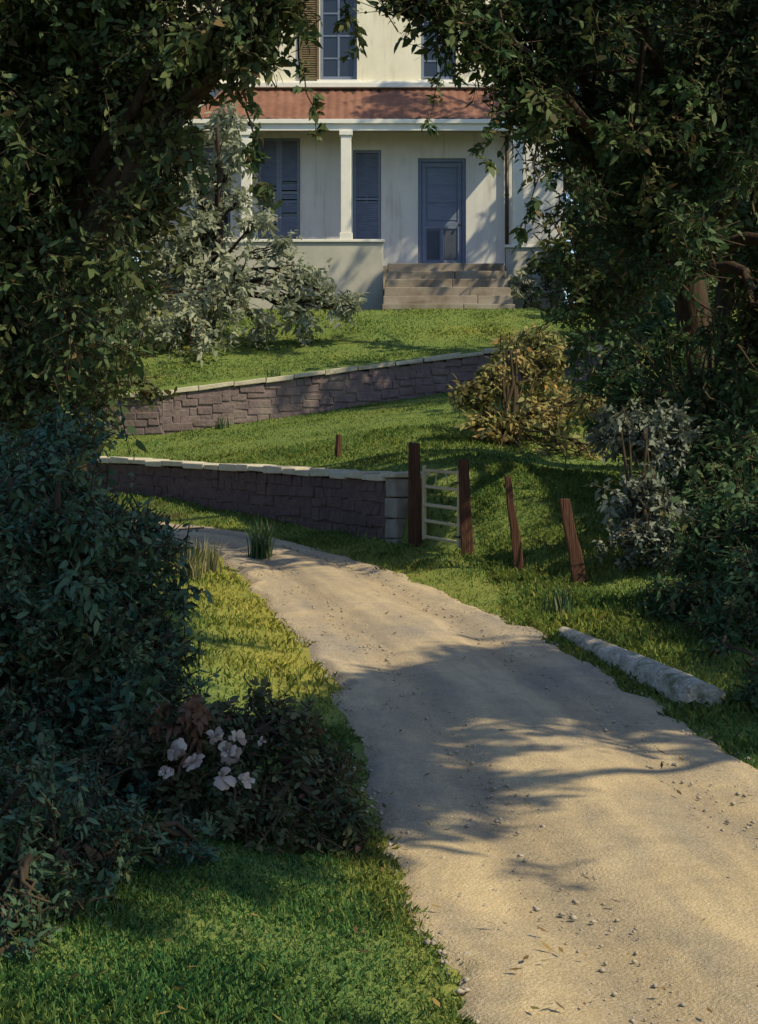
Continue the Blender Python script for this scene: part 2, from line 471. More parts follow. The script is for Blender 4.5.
drv = mesh_np('drive', V, np.stack([i, i + 1, i + nu + 1, i + nu], 1), M['drive'], None, tint, True)
props(drv, kind='structure')

# loose stones and dry leaves lying on the drive
n = 9000
yy = 5.2 + 19 * rng.random(n) ** 1.5
xl = np.interp(yy, EL[:, 1], EL[:, 0]); xr = np.interp(yy, ER[:, 1], ER[:, 0])
uu = rng.beta(.7, .7, n)
xx = xl + (xr - xl) * uu
zz = zd(yy) + .015
r = .0035 + .016 * rng.random(n) ** 5
oct_ = np.array([(1, 0, 0), (0, 1, 0), (-1, 0, 0), (0, -1, 0), (0, 0, .8), (0, 0, -.6)])
of = np.array([(0, 1, 4), (1, 2, 4), (2, 3, 4), (3, 0, 4), (1, 0, 5), (2, 1, 5), (3, 2, 5), (0, 3, 5)])
V = np.stack([xx, yy, zz], 1)[:, None] + r[:, None, None] * oct_[None] * (.6 + .8 * rng.random((n, 6, 1)))
Q = (np.arange(n)[:, None, None] * 6 + of[None]).reshape(-1, 3)
M['pebble'] = simple('pebble', (.20, .17, .13), (.46, .40, .31), 30, .9, .1, .003)
props(mesh_np('pebbles', V.reshape(-1, 3), Q, M['pebble'], smooth_=True), kind='stuff')

# ------------------------------------------------------------------ leaves and trees
CLEAR = [(296, -40), (414, -40), (428, 40), (496, 76), (530, 114), (530, 160), (545, 200), (560, 250), (556, 300), (540, 330), (470, 395),
         (455, 440), (500, 470), (560, 505), (598, 600), (720, 690), (790, 745), (790, 1100), (60, 1100), (70, 985), (240, 905), (360, 880), (378, 845),
         (345, 740), (300, 690), (190, 676), (205, 600), (172, 520), (98, 474), (98, 450), (150, 450), (150, 380), (160, 345), (150, 335), (128, 250),
         (145, 165), (205, 122), (240, 96), (276, 60)]
LIT = [[(196, 548), (400, 574), (530, 630), (450, 655), (330, 690), (250, 720), (170, 690), (190, 600)],
       [(390, 850), (500, 825), (640, 810), (800, 800), (800, 1200), (100, 1200), (140, 970), (225, 893), (370, 872)],
       [(556, 616), (608, 612), (728, 690), (696, 714)],
       [(416, 470), (470, 455), (530, 470), (604, 560), (588, 596), (470, 566), (416, 545)],
       [(225, 470), (240, 430), (490, 392), (470, 450), (530, 500), (590, 590), (420, 570), (410, 470)],
       [(150, 388), (330, 368), (500, 346), (560, 300), (380, 300), (260, 330), (150, 340)]]


TARGETS = [((-3.8, 38, 6.6), 1.5), ((1.95, 26.5, 2.7), 1.1), ((1.3, 21.5, .9), .7), ((2.6, 19.6, 1.6), .35)]


def sun_keep(C, leak=.05, rad=.0):
    """False where the clump would shade ground that the sun reaches"""
    G = C.copy()
    for _ in range(5):
        zg = ground(G[:, 0], G[:, 1])
        G = C - SUN[None] * ((C[:, 2] - zg) / SUN[2])[:, None]
    pp = proj(G)
    bad = np.zeros(len(C), bool)
    for q, L in enumerate(LIT):
        hit = poly_sd(pp, L) > 4 * rng.standard_normal(len(C)) - (.30 if q < 2 else (.6, .35)[q - 2] if q < 4 else .12) * rad / np.maximum(G[:, 1], 3) * F
        bad |= hit & ((q < 4) | (rng.random(len(C)) < .93))
    t = (44 - C[:, 1]) / -SUN[1]
    H = C - SUN[None] * t[:, None]
    hard = poly_sd(pp, LIT[3]) > -.25 * rad / np.maximum(G[:, 1], 3) * F
    bad |= (poly_sd(pp, [(350, 728), (500, 716), (640, 735), (760, 775), (760, 800), (520, 790), (480, 755)]) > 0) & (rng.random(len(C)) < .6)
    for tgt, rr in TARGETS:
        dv = C - np.array(tgt); al_ = dv @ SUN
        bad |= (al_ > rr) & (np.linalg.norm(dv - al_[:, None] * SUN, axis=1) < rr)
    bad |= (C[:, 1] < 44) & (H[:, 2] > 10.6) & (H[:, 2] < 14.2) & (H[:, 0] > -.6) & (H[:, 0] < 2.9)
    return ~bad | ((rng.random(len(C)) < leak) & ~hard)


def view_keep(C, rad, leak=.0, soft=14):
    pp = proj(C)
    sd = poly_sd(pp, CLEAR)
    rp = rad / np.maximum(C[:, 1], 1) * F
    return (sd < -.55 * rp + soft * rng.standard_normal(len(C))) | (rng.random(len(C)) < leak)


def clumps(lobes, per_m3, shell=.55):
    out = []
    for c, r in lobes:
        r = np.array(r if hasattr(r, '__len__') else (r, r, r * .85))
        n = max(8, int(per_m3 * 4.19 * r.prod() ** .9))
        d = rng.standard_normal((n, 3)); d /= np.linalg.norm(d, axis=1)[:, None]
        rad = np.where(rng.random(n) < shell, .75 + .35 * rng.random(n), rng.random(n) ** .45)
        bump = 1 + .28 * np.sin(d[:, 0] * 5 + c[0] * 3) * np.sin(d[:, 2] * 6 + c[1]) + .12 * rng.standard_normal(n)
        out.append(np.asarray(c) + d * r * (rad * bump)[:, None])
    return np.concatenate(out)


def leaves(C, rad, per, length, width, droop=.3, flat=.6, twigs=None):
    """leaves set in two rows along the twigs of each clump: verts, faces, tints; twigs collects the twig axes"""
    n = len(C)
    m = np.maximum(2, (per / 9 * (.6 + .8 * rng.random(n))).astype(int))
    ti = np.repeat(np.arange(n), m); T = len(ti)
    cr = rad * (.55 + .9 * rng.random(n))
    ax = rng.standard_normal((n, 3)); ax[:, 2] = ax[:, 2] * .4 - droop
    ax /= np.linalg.norm(ax, axis=1)[:, None]
    td = ax[ti] * .7 + rng.standard_normal((T, 3)) * .62; td[:, 2] -= droop * .25
    td /= np.linalg.norm(td, axis=1)[:, None]
    tl = cr[ti] * (.8 + .8 * rng.random(T))
    t0 = C[ti] + cr[ti, None] * rng.standard_normal((T, 3)) * .30 - td * tl[:, None] * .45
    if twigs is not None: twigs.append((t0, t0 + td * (tl * .97)[:, None] - np.array([0, 0, 1]) * (droop * .22 * tl)[:, None]))
    k = np.maximum(4, (9 * (.55 + .9 * rng.random(T))).astype(int))
    idx = np.repeat(np.arange(T), k); N = len(idx)
    first = np.concatenate([[0], np.cumsum(k)[:-1]])
    j = np.arange(N) - first[idx]
    t = (j + .3 + .5 * rng.random(N)) / k[idx]
    pos = t0[idx] + td[idx] * (tl[idx] * t)[:, None] - np.array([0, 0, 1]) * (droop * .22 * tl[idx] * t * t)[:, None] + rng.standard_normal((N, 3)) * (rad * .05)
    upv = rng.standard_normal((T, 3)) * .55; upv[:, 2] += flat * 1.7
    sv = np.cross(td, upv); sv /= np.linalg.norm(sv, axis=1)[:, None] + 1e-9
    side = np.where(j % 2 == 0, 1.0, -1.0)[:, None]
    dr = td[idx] * (.35 + .6 * t[:, None]) + sv[idx] * side * (.95 - .6 * t[:, None]) + rng.standard_normal((N, 3)) * .32
    dr[:, 2] -= droop * .3
    dr /= np.linalg.norm(dr, axis=1)[:, None]
    up = np.cross(sv[idx], td[idx]) + rng.standard_normal((N, 3)) * .45
    sd = np.cross(dr, up); sd /= np.linalg.norm(sd, axis=1)[:, None] + 1e-9
    nm = np.cross(sd, dr)
    sz = (.65 + .7 * rng.random(n))[ti][idx] * np.where(rng.random(N) < .2, .55, 1.0)
    L = (length * (.6 + .7 * rng.random(N)) * sz)[:, None]
    Wd = (width * (.6 + .75 * rng.random(N)) * sz)[:, None]
    bend = (.05 + .25 * rng.random(N))[:, None]
    v = np.stack([pos, pos + dr * L * .26 + sd * Wd * .44 + nm * Wd * .18, pos + dr * L * .62 + sd * Wd * .40 + nm * (Wd * .14 - L * bend * .4), pos + dr * L - nm * L * bend,
                  pos + dr * L * .62 - sd * Wd * .40 + nm * (Wd * .14 - L * bend * .4), pos + dr * L * .26 - sd * Wd * .44 + nm * Wd * .18], 1)
    ct = rng.random(n)
    tt = np.clip(.5 * ct[ti][idx] + .2 * rng.random(T)[idx] + .3 * rng.random(N), 0, 1)
    tt = np.where(rng.random(N) < .02, 1.0, tt * .97)
    tint = np.repeat(np.stack([tt, ct[ti][idx], rng.random(N)], 1), 6, 0)
    return v.reshape(-1, 3), np.arange(N * 6).reshape(-1, 6), tint


def twig_mesh(tw, r, mb):
    """thin three sided twigs appended to a mesh builder"""
    a, b = tw
    d = b - a; d /= np.linalg.norm(d, axis=1)[:, None] + 1e-9
    u = np.cross(d, np.array([.31, .22, .92])); u /= np.linalg.norm(u, axis=1)[:, None] + 1e-9
    w = np.cross(d, u)
    off = len(mb.v)
    ring = [math.cos(q) * u + math.sin(q) * w for q in (0, 2.094, 4.189)]
    V = np.stack([a + ring[0] * r, a + ring[1] * r, a + ring[2] * r, b + ring[0] * r * .4, b + ring[1] * r * .4, b + ring[2] * r * .4], 1).reshape(-1, 3)
    mb.v += [tuple(p) for p in V.tolist()]
    for i in range(len(a)):
        o = off + i * 6
        mb.f += [(o, o + 1, o + 4, o + 3), (o + 1, o + 2, o + 5, o + 4), (o + 2, o, o + 3, o + 5)]


def wander(a, b, n, amp, sag=0.0):
    a = np.array(a, float); b = np.array(b, float)
    t = np.linspace(0, 1, n)[:, None]
    p = a + (b - a) * t
    p += amp * np.stack([vnoise(t[:, 0] * 3 + random.random() * 50, t[:, 0] * 0, q) for q in (1, 2, 3)], 1) * np.sin(t * math.pi * .9) ** .7
    p[:, 2] -= sag * np.sin(t[:, 0] * math.pi)
    return p


def in_view_clear(p):
    return poly_sd(proj(np.array([p])), CLEAR)[0] > 0


LEAFCOUNT = [0]


def tree(name, base, top, r0, lobes, leafmat, label, cat='tree', group=None, per_m3=26, rad=.32, per=46, length=.13, width=.06,
         droop=.3, bark='bark', view=True, sun=True, limbs=True, part=('trunk', 'crown'), fork=.35, leak=.0, soft=14, shell=.55, stems=1, sunleak=.02, free=(), cover=(), hang=()):
    base = np.array([base[0], base[1], g1(base[0], base[1]) - .06])
    root = empty(name, base, label, cat, group)
    mb = MB()
    top = np.array(top, float)
    trunks = []
    for sidx in range(stems):
        o = np.array([random.uniform(-.15, .15), random.uniform(-.12, .12), 0]) * (stems > 1)
        tp = top + o * min(5, .9 * np.linalg.norm(top - base))
        tr = wander(base + o, tp, 14, .25 * np.linalg.norm(top - base) / 6)
        rr = r0 * (1 - .8 * np.linspace(0, 1, 14) ** 1.1); rr[0] *= 1.35; rr[1] *= 1.1
        mb.tube(tr, rr, 10, rough=.06)
        trunks.append((tr, rr))
    C = clumps(lobes, per_m3, shell)
    if view: C = C[view_keep(C, rad, leak, soft)]
    if free: C = np.concatenate([C, clumps(free, per_m3 * 1.2, .3)])
    if sun: C = C[sun_keep(C, sunleak, rad)]
    if cover:
        K = clumps(cover, per_m3 * 1.1, .4); C = np.concatenate([C, K[sun_keep(K, .25, rad * .5)]])
    H = []
    for ch in hang:
        q = np.concatenate([wander(ch[i], ch[i + 1], 5, .05)[:-1] for i in range(len(ch) - 1)] + [ch[-1:]])
        mb.tube(q, np.linspace(.012, .003, len(q)), 5)
        H.append(q[1:] + rng.standard_normal((len(q) - 1, 3)) * .03)
    C = C[C[:, 2] > ground(C[:, 0], C[:, 1]) + .02]
    t = (44.0 - C[:, 1])
    C = C[~((C[:, 1] > 42.3) & (C[:, 1] < 52) & (C[:, 0] > -6) & (C[:, 0] < 4.8) & (C[:, 2] < 17))]
    tw = []
    v, f, tint = leaves(C, rad, per, length, width, droop, twigs=tw)
    if H:
        v2, f2, t2 = leaves(np.concatenate(H), .10, 18, length * .85, width * .85, .6, twigs=tw)
        f = np.concatenate([f, f2 + len(v)]); v = np.concatenate([v, v2]); tint = np.concatenate([tint, t2])
        twig_mesh(tw[1], .004, mb)
    if base[1] < 27: twig_mesh(tw[0], .0035 + .0002 * base[1], mb)
    if limbs:
        for c, r in list(lobes) + list(free)[:3]:
            c = np.asarray(c, float)
            if sun and name == 'lane_tree' and not sun_keep(np.array([c]), 0)[0]: continue
            tr, rr = trunks[random.randrange(stems)]
            zt = base[2] + (top[2] - base[2]) * fork
            k = int(np.argmin(np.abs(tr[:, 2] - max(zt, c[2] - .55 * np.linalg.norm((c - top)[:2]) - .5))))
            k = min(max(k, 3), 12)
            if view and not any(c is q[0] or (c == q[0]).all() for q in free) and (in_view_clear(c) or in_view_clear((c + tr[k]) / 2)): continue
            lb = wander(tr[k], c, 8, .22 * np.linalg.norm(c - tr[k]) / 3, -.12)
            if sun and name == 'lane_tree' and (~sun_keep(lb, 0)).sum() > 0: continue
            q = min(rr[k] * .6, .03 + .035 * np.linalg.norm(c - tr[k]))
            if part[0] == 'stem': q = min(q, .018)
            mb.tube(lb, q * (1 - .75 * np.linspace(0, 1, 8)), 6)
            r_ = r[0] if hasattr(r, '__len__') else r
            near = C[np.linalg.norm(C - c, axis=1) < r_ * 1.15]
            if len(near):
                for e in near[rng.permutation(len(near))[:14]]:
                    st = lb[random.choice((4, 5, 6, 7))]
                    mb.tube(wander(st, e, 5, .06), np.array([.016, .013, .010, .007, .004]) * (1 + q * 6), 4, cap=False)
    mb.build(part[0], M[bark], root, smooth_=True)
    LEAFCOUNT[0] += len(f)
    mesh_np(part[1], v, f, M[leafmat], root, tint)
    return root


def lob(*rows):
    return [(W(px, py, Y), r) for px, py, Y, r in rows]


FS = ('stem', 'foliage')
for px, py, Y, r_, lab in ((300, 296, 41.9, .34, 'low grey green shrub against the veranda base left of the steps'), (345, 300, 41.8, .24, 'small low plant at the veranda base close to the steps'),
                           (530, 285, 41.9, .40, 'rounded grey green shrub at the veranda base right of the steps'), (556, 262, 41.8, .50, 'taller shrub at the right corner of the veranda')):
    p_ = W(px, py, Y)
    tree('foundation_shrub', (p_[0], Y), p_ + np.array([0, 0, .1]), .03, [(p_, r_), (p_ + np.array([r_ * .8, -.1, -.12]), r_ * .7), (p_ + np.array([-r_ * .8, .0, -.15]), r_ * .7)], 'silver' if px != 556 else 'far', lab, 'shrub',
         group='shrubs along the veranda base', per_m3=70, rad=.16, per=30, length=.13, width=.05, view=False, sun=False, part=FS, stems=3, bark='stem')
# left: the big tree by the drive
tree('broadleaf_tree', (-2.95, 17.2), W(60, -160, 17.2), .24,
     lob((30, 40, 17, 1.25), (150, 20, 16.5, .95), (215, 20, 15.5, .50), (80, 150, 17, 1.0), (20, 230, 17, 1.0), (100, 225, 18, .60), (60, 335, 18, .85),
         (125, 105, 17, .70), (10, 400, 16.5, .75), (188, 62, 16, .42), (110, -120, 17, 1.3), (230, -110, 16, 1.0), (-40, -100, 17, 1.4), (-60, 130, 18, 1.4),
         (-40, 330, 18, 1.1), (100, 400, 18.5, .55), (380, -120, 15.5, .9), (150, 330, 19, .40), (60, 440, 17, .45)),
     'broad', 'tall dark green broadleaf tree left of the drive with limbs hanging over the top', per_m3=26, per=70, length=.105, width=.05, soft=20,
     free=lob((262, 12, 15.5, .22), (280, 0, 15.3, .18), (252, 42, 15.4, .14)),
     cover=lob((98, 330, 15.9, .36), (85, 400, 15.9, .40), (140, 215, 15.9, .30), (120, 270, 15.9, .34), (165, 160, 15.9, .28), (60, 290, 15.9, .4)),
     hang=[np.array([W(x, y, 15.4) for x, y in ch]) for ch in (((285, -40), (298, 40), (306, 92), (318, 138)), ((330, -50), (347, 8), (352, 44)), ((225, 60), (246, 110), (252, 160), (268, 205)))])
# near dark evergreen
tree('evergreen_bush', (-1.95, 10.0), W(40, 480, 10.2), .07,
     lob((40, 560, 10.2, .62), (120, 585, 10.4, .45), (60, 690, 9.8, .62), (140, 680, 9.9, .38), (20, 800, 9.4, .55), (110, 800, 9.3, .45), (150, 545, 11, .28),
         (50, 480, 11, .42), (-60, 640, 10, .8), (-70, 800, 9.3, .7), (165, 620, 10.4, .26), (95, 880, 8.9, .30), (10, 880, 8.8, .40), (150, 750, 9.6, .34), (70, 770, 9.4, .42)),
     'ever', 'large dark blue green evergreen bush filling the left foreground beside the drive', 'bush', per_m3=125, rad=.17, per=84, length=.062, width=.027,
     part=FS, stems=3, bark='stem')
tree('low_shrub', (-1.35, 7.15), W(40, 800, 7.1), .02,
     lob((30, 835, 7.5, .26), (95, 838, 7.6, .22), (5, 885, 6.8, .24), (65, 882, 7.0, .18), (150, 842, 7.9, .17), (-30, 820, 7.0, .36), (15, 925, 6.4, .15), (110, 868, 7.3, .12), (190, 850, 8.1, .13), (-20, 960, 6.2, .14)),
     'ever', 'low teal green shrub in the shaded bottom left corner before the evergreen bush', 'bush', per_m3=420, rad=.10, per=60, length=.040, width=.018, part=FS, stems=4, bark='stem', view=False, sun=False)
# flowering bush at the drive's edge
rose = tree('flowering_bush', (-.75, 8.95), W(240, 720, 9), .03,
            lob((195, 740, 9, .26), (265, 735, 9.1, .25), (320, 785, 8.9, .20), (220, 800, 8.7, .28), (290, 825, 8.6, .20), (275, 715, 9.3, .20), (312, 745, 9.1, .18), (340, 790, 8.9, .16), (360, 835, 8.6, .10), (150, 775, 9, .26), (345, 825, 8.7, .13), (250, 850, 8.4, .16)),
            'rose', 'low dark flowering bush with pale pink blooms at the left drive edge', 'bush', per_m3=320, rad=.11, per=58, length=.046, width=.024,
            part=FS, stems=4, bark='stem', soft=10)
wc = np.array([W(x, y, 8.72) + rng.standard_normal(3) * .03 for x, y in ((172, 712), (185, 722), (196, 708), (204, 728), (180, 738), (160, 728), (192, 746), (210, 715), (205, 792), (180, 790))])
v_, f_, t_ = leaves(wc, .07, 34, .055, .028, .5)
mesh_np('withered_leaves', v_, f_, M['wither'], rose, t_)
for px, py, Y, R in ((214, 736, 8.62, .060), (228, 752, 8.60, .052), (176, 750, 8.62, .056), (192, 763, 8.58, .050), (236, 738, 8.64, .045), (222, 777, 8.42, .060), (247, 780, 8.42, .036), (165, 772, 8.6, .036), (262, 742, 8.7, .03)):
    c = W(px, py, Y); v = []; f = []; tn = []
    face = np.array([random.gauss(.1, .7), -.6, random.gauss(.6, .4)]); face /= np.linalg.norm(face)
    e1 = np.cross(face, (0, 0, 1)); e1 /= np.linalg.norm(e1); e2 = np.cross(face, e1)
    for ring, (npt, tilt, rr) in enumerate(((6, -.15, 1.0), (6, .35, .92), (5, .85, .75), (4, 1.2, .5))):
        for k in range(npt):
            if random.random() < .34: continue
            a0 = 2 * math.pi * (k + .5 * ring) / npt + random.uniform(-.6, .6); tl = tilt + random.uniform(-.5, .5)
            rad_ = math.cos(a0) * e1 + math.sin(a0) * e2; d = rad_ * math.cos(tl) + face * math.sin(tl)
            sd = -math.sin(a0) * e1 + math.cos(a0) * e2; nn = np.cross(sd, d)
            L = R * rr * random.uniform(.6, 1.35); wd = L * random.uniform(.34, .62); b = len(v)
            for q, (lt, ww, up_) in enumerate(((0, .15, 0), (.45, .85, -.10), (.8, 1.0, .02), (1.0, .55, .14))):
                for sg in (-1, 0, 1):
                    v.append(c + d * L * lt + sd * wd * ww * sg + nn * L * (up_ + .12 * abs(sg) * (1 if q else 0) + random.uniform(-.04, .04)))
                    tn.append((0, 0, 0))
            tt = random.random(); tn[b:] = [(tt, 0, 0)] * 12
            f += [(b + 3 * q + j, b + 3 * q + j + 1, b + 3 * q + j + 4, b + 3 * q + j + 3) for q in range(3) for j in range(2)]
    mesh_np('flower', v, f, M['petal'], rose, np.array(tn))

# silver shrub tree on the upper lawn in front of the house
tree('silver_leaved_tree', (-3.7, 38.2), W(200, 130, 38.2), .11,
     lob((165, 180, 38.5, .75), (205, 225, 38, .66), (240, 275, 37.5, .55), (170, 262, 38, .85), (205, 305, 37.3, .65), (135, 215, 38, .75), (290, 295, 37, .42), (205, 165, 38.5, .5), (240, 315, 37, .4), (140, 310, 37.5, .7), (190, 345, 36.5, .42), (265, 325, 37, .35), (305, 322, 37.2, .28), (222, 185, 38, .42), (180, 330, 37, .6), (212, 128, 38.4, .42), (232, 118, 38.2, .22), (178, 145, 38.6, .5), (236, 155, 38, .34), (248, 195, 37.8, .30), (190, 190, 38, .5), (258, 220, 37.6, .26), (285, 248, 37.4, .26), (305, 272, 37.2, .28), (325, 292, 37.1, .24), (345, 305, 37, .16)),
     'silver', 'small grey green silvery tree on the upper lawn before the house', per_m3=24, rad=.32, per=40, length=.165, width=.068, droop=.5, view=False, stems=3, fork=.1, sun=False)
# right: big tree behind the fence
tree('oak_tree', (4.35, 24.4), W(665, -170, 22.4), .28,
     lob((545, 30, 20, .75), (640, 50, 20, 1.2), (740, 90, 20, 1.25), (600, 140, 21, .95), (690, 190, 20, 1.15), (578, 225, 23, .55), (650, 290, 21, .95), (745, 310, 20, 1.0), (485, 15, 19.5, .45),
         (620, -110, 20, 1.4), (760, -120, 20, 1.5), (520, -110, 20, 1.0), (440, -90, 19.5, .7), (830, 60, 20, 1.3), (830, 260, 20, 1.2), (600, 330, 23, .6)),
     'oak', 'tall dark green oak behind the fence on the right of the drive', per_m3=27, rad=.36, per=80, length=.115, width=.054, soft=20,
     free=lob((450, 6, 19, .20), (482, 34, 19, .22), (506, 66, 19.3, .13), (428, -8, 19, .15), (532, 112, 19.6, .15), (548, 160, 20, .18), (556, 225, 20.5, .20), (400, -6, 19, .10)),
     cover=lob((590, 140, 19, .42), (622, 190, 18.9, .46), (565, 105, 19, .28), (690, 300, 18.8, .42), (700, 230, 18.8, .45), (650, 120, 18.8, .45), (560, 250, 20, .25), (580, 290, 20, .3), (720, 370, 18.6, .35)),
     hang=[np.array([W(x, y, 18.8) for x, y in ch]) for ch in (((470, -50), (452, 25), (440, 78), (426, 128)), ((500, 10), (500, 66), (492, 112), (482, 156)), ((540, 130), (534, 190), (522, 236)))])
tree('dark_holly', (3.9, 21.6), W(700, 340, 21.6), .09,
     lob((665, 345, 19.6, .45), (705, 385, 19.3, .5), (625, 335, 22, .5), (700, 310, 19.4, .4), (735, 350, 19.2, .5), (610, 300, 24, .45), (585, 335, 26, .4), (650, 390, 23, .85), (735, 420, 21, .95), (600, 365, 25, .55), (690, 480, 20, .7), (760, 500, 19, .8), (620, 420, 23, .45)),
     'under', 'shadowy dark holly under the oak on the right', 'bush', per_m3=40, rad=.26, per=46, length=.11, width=.05, part=FS, stems=3, bark='stem', sun=True, sunleak=.10)
tree('autumn_bush', (1.95, 26.4), W(512, 350, 26.8), .045,
     lob((490, 385, 27.0, .40), (505, 440, 26.4, .34), (535, 372, 27.6, .42), (482, 418, 26.6, .20), (520, 425, 26.6, .34), (552, 410, 27, .40), (505, 462, 26.0, .22), (470, 398, 27, .16), (545, 350, 28, .36), (556, 465, 25.8, .34), (590, 410, 26.5, .36), (585, 455, 25.6, .32), (530, 478, 25.6, .24), (500, 480, 25.2, .22), (545, 505, 24.2, .24), (575, 490, 24.0, .28), (520, 350, 28, .3)),
     'autumn', 'loose ochre and olive autumn bush on the slope behind the leaning fence posts', 'bush', per_m3=85, rad=.24, per=34, length=.12, width=.055, view=False, sun=False, part=FS, stems=5, bark='stem', fork=.1)
tree('grey_leaved_bush', (2.8, 18.9), W(640, 430, 19.2), .035,
     lob((618, 435, 19.8, .30), (655, 440, 19.6, .40), (640, 500, 19, .38), (626, 545, 18.6, .24), (668, 545, 18.4, .34)),
     'blue', 'grey green bush with pale dusty leaves right of the last fence post', 'bush', per_m3=150, rad=.16, per=44, length=.085, width=.045, view=False, part=FS, stems=4, bark='stem', sun=False)
tree('dark_laurel', (3.3, 15.4), W(740, 560, 15), .06,
     lob((735, 600, 15, .60), (690, 600, 16, .42), (655, 605, 16.6, .30), (765, 520, 16, .6), (720, 540, 17, .5)),
     'under', 'dark green laurel on the bank behind the pale log', 'bush', per_m3=115, rad=.18, per=70, length=.078, width=.036, part=FS, stems=3, bark='stem')
tree('bramble_bush', (3.0, 12.9), W(750, 660, 12.7), .03,
     lob((750, 672, 12.8, .30), (715, 655, 13.8, .24), (790, 690, 12.4, .36), (675, 640, 15, .18)),
     'under', 'low dark bramble beside the near end of the pale log', 'bush', per_m3=270, rad=.12, per=60, length=.052, width=.028, part=FS, stems=4, bark='stem')

tree('garden_shrub', (5.1, 36.4), (5.2, 36.5, 6.2), .05, [(np.array(c), r) for c, r in (((5.0, 36.4, 5.0), .75), ((5.7, 36.3, 5.4), .8), ((4.6, 36.6, 4.7), .5), ((5.3, 36.4, 6.0), .6), ((6.4, 36.2, 5.2), .8))],
     'under', 'dark rounded shrub at the right end of the upper wall', 'shrub', per_m3=26, rad=.26, per=46, length=.13, width=.06, view=False, sun=False, part=FS, stems=3, bark='stem')
tree('garden_shrub', (4.3, 30.6), (4.3, 30.7, 4.2), .05, [(np.array(c), r) for c, r in (((4.2, 30.6, 3.3), .65), ((4.8, 30.5, 3.7), .75), ((3.9, 30.8, 3.0), .45), ((5.4, 30.3, 3.4), .8), ((4.5, 30.5, 4.2), .5))],
     'under', 'dark shrub on the mid lawn tucked behind the ochre autumn bush', 'shrub', per_m3=30, rad=.25, per=46, length=.12, width=.055, view=False, sun=False, part=FS, stems=3, bark='stem')
# trees further back that close the view on both sides
GB = 'trees closing the view behind the walls and the house'
for nm, bx, by, hh, cr, lab in (
        ('garden_tree', -6.4, 33.4, 9.5, 1.7, 'dark garden tree beyond the left end of the lower wall'),
        ('garden_tree', -7.6, 40.0, 12.5, 2.2, 'tall green tree left of the house behind the silvery tree'),
        ('garden_tree', 6.2, 33.0, 10.5, 1.9, 'dark tree at the right end of the upper wall'),
        ('garden_tree', 6.9, 40.2, 13.0, 2.2, 'tall tree hiding the right corner of the house'),
        ('garden_tree', 9.5, 28.5, 12.0, 2.3, 'broad tree deep in the shade at the right edge behind the oak'),
        ('garden_tree', 6.1, 41.3, 7.0, 1.15, 'small bushy tree pressed against the right corner of the house'),
        ('garden_tree', -7.1, 42.0, 8.5, 1.35, 'bushy tree at the left corner of the house behind the silvery tree'),
        ('garden_tree', 7.6, 48.5, 13.5, 2.5, 'tall tree behind the right gable of the house'),
        ('garden_tree', -8.6, 47.5, 13.5, 2.5, 'tall tree behind the left gable of the house'),
        ('garden_tree', 6.7, 55.5, 15.0, 2.7, 'tree filling the gap just right of the house'),
        ('garden_tree', 10.5, 54.0, 13.0, 3.2, 'wide tree on the rise behind the right side of the house'),
        ('garden_tree', -11.0, 54.0, 13.0, 3.2, 'wide tree on the rise behind the left side of the house'),
        ('garden_tree', 8.8, 62, 18, 3.6, 'tall tree showing between the house corner and the oak'),
        ('garden_tree', 16, 64, 20, 4.2, 'big tree far off behind the oak crown'),
        ('garden_tree', 23, 60, 19, 4.2, 'big tree far off at the right edge of the view'),
        ('garden_tree', -10, 62, 18, 3.8, 'tall tree far behind the silvery tree'),
        ('garden_tree', -17.5, 63, 20, 4.2, 'big tree far off behind the broadleaf crown'),
        ('garden_tree', -24, 60, 19, 4.2, 'big tree far off at the left edge of the view'),
        ('garden_tree', -9.4, 27.2, 11.5, 2.3, 'broad tree at the left edge where the drive disappears')):
    zb = g1(bx, by)
    L = []
    for k in range(13):
        a0 = k * 2.4; h = (.22 if cr > 1.4 and cr < 3 else .10) + (.78 if cr > 1.4 and cr < 3 else .9) * (k / 12)
        q = cr * (.9 if h < .8 else .55) * (1.0 if k % 3 else .3)
        L.append((np.array([bx + math.cos(a0) * q, by + math.sin(a0) * q, zb + hh * h * .92]), cr * (.62 if h < .85 else .5)))
    tree(nm, (bx, by), (bx + .3, by, zb + hh * .95), .2, L, 'far', lab, group=GB, per_m3=5.5, rad=.5, per=52, length=.24, width=.11, soft=20, sun=by < 58)
# trees beside the painter: their shade lies on the drive
for nm, bx, by, L, lab in (
        ('lane_tree', 7.4, 9.6, [((5.1, 10.3, 6.3), .75), ((6.1, 10.2, 6.5), .8), ((7.1, 10.2, 6.7), .85), ((6.0, 10.6, 7.2), .7), ((5.5, 6.6, 6.3), .5), ((6.1, 6.6, 6.8), .5), ((6.6, 9.2, 6.6), 1.5), ((7.6, 10.8, 7.8), 1.6), ((5.7, 10.9, 7.3), 1.2), ((8.6, 9.4, 6.6), 1.5), ((7.0, 9.2, 8.8), 1.3), ((5.4, 11.6, 8.2), 1.1), ((8.0, 11.8, 6.0), 1.3)],
         'tree on the right bank outside the picture that shades the drive'),
        ('lane_tree', 7.7, 1.5, [((3.4, 6.6, 7.2), 1.2), ((4.6, 6.4, 8.2), 1.3), ((2.5, 6.9, 7.9), 1.0), ((4.2, 7.6, 6.6), 1.0), ((5.6, 5.4, 7.4), 1.5), ((3.4, 8.4, 8.0), 1.1), ((2.2, 8.6, 8.4), 1.0), ((6.0, 7.0, 8.8), 1.3), ((4.6, 4.4, 8.0), 1.3)],
         'tree just right of the viewer whose boughs shade the left bank')):
    tree(nm, (bx, by), (bx, by, 9.2), .22, [(np.array(c), r) for c, r in L], 'oak', lab, group='trees along the lane', per_m3=24, rad=.40, per=50, length=.18, width=.085, view=True, sunleak=.008)

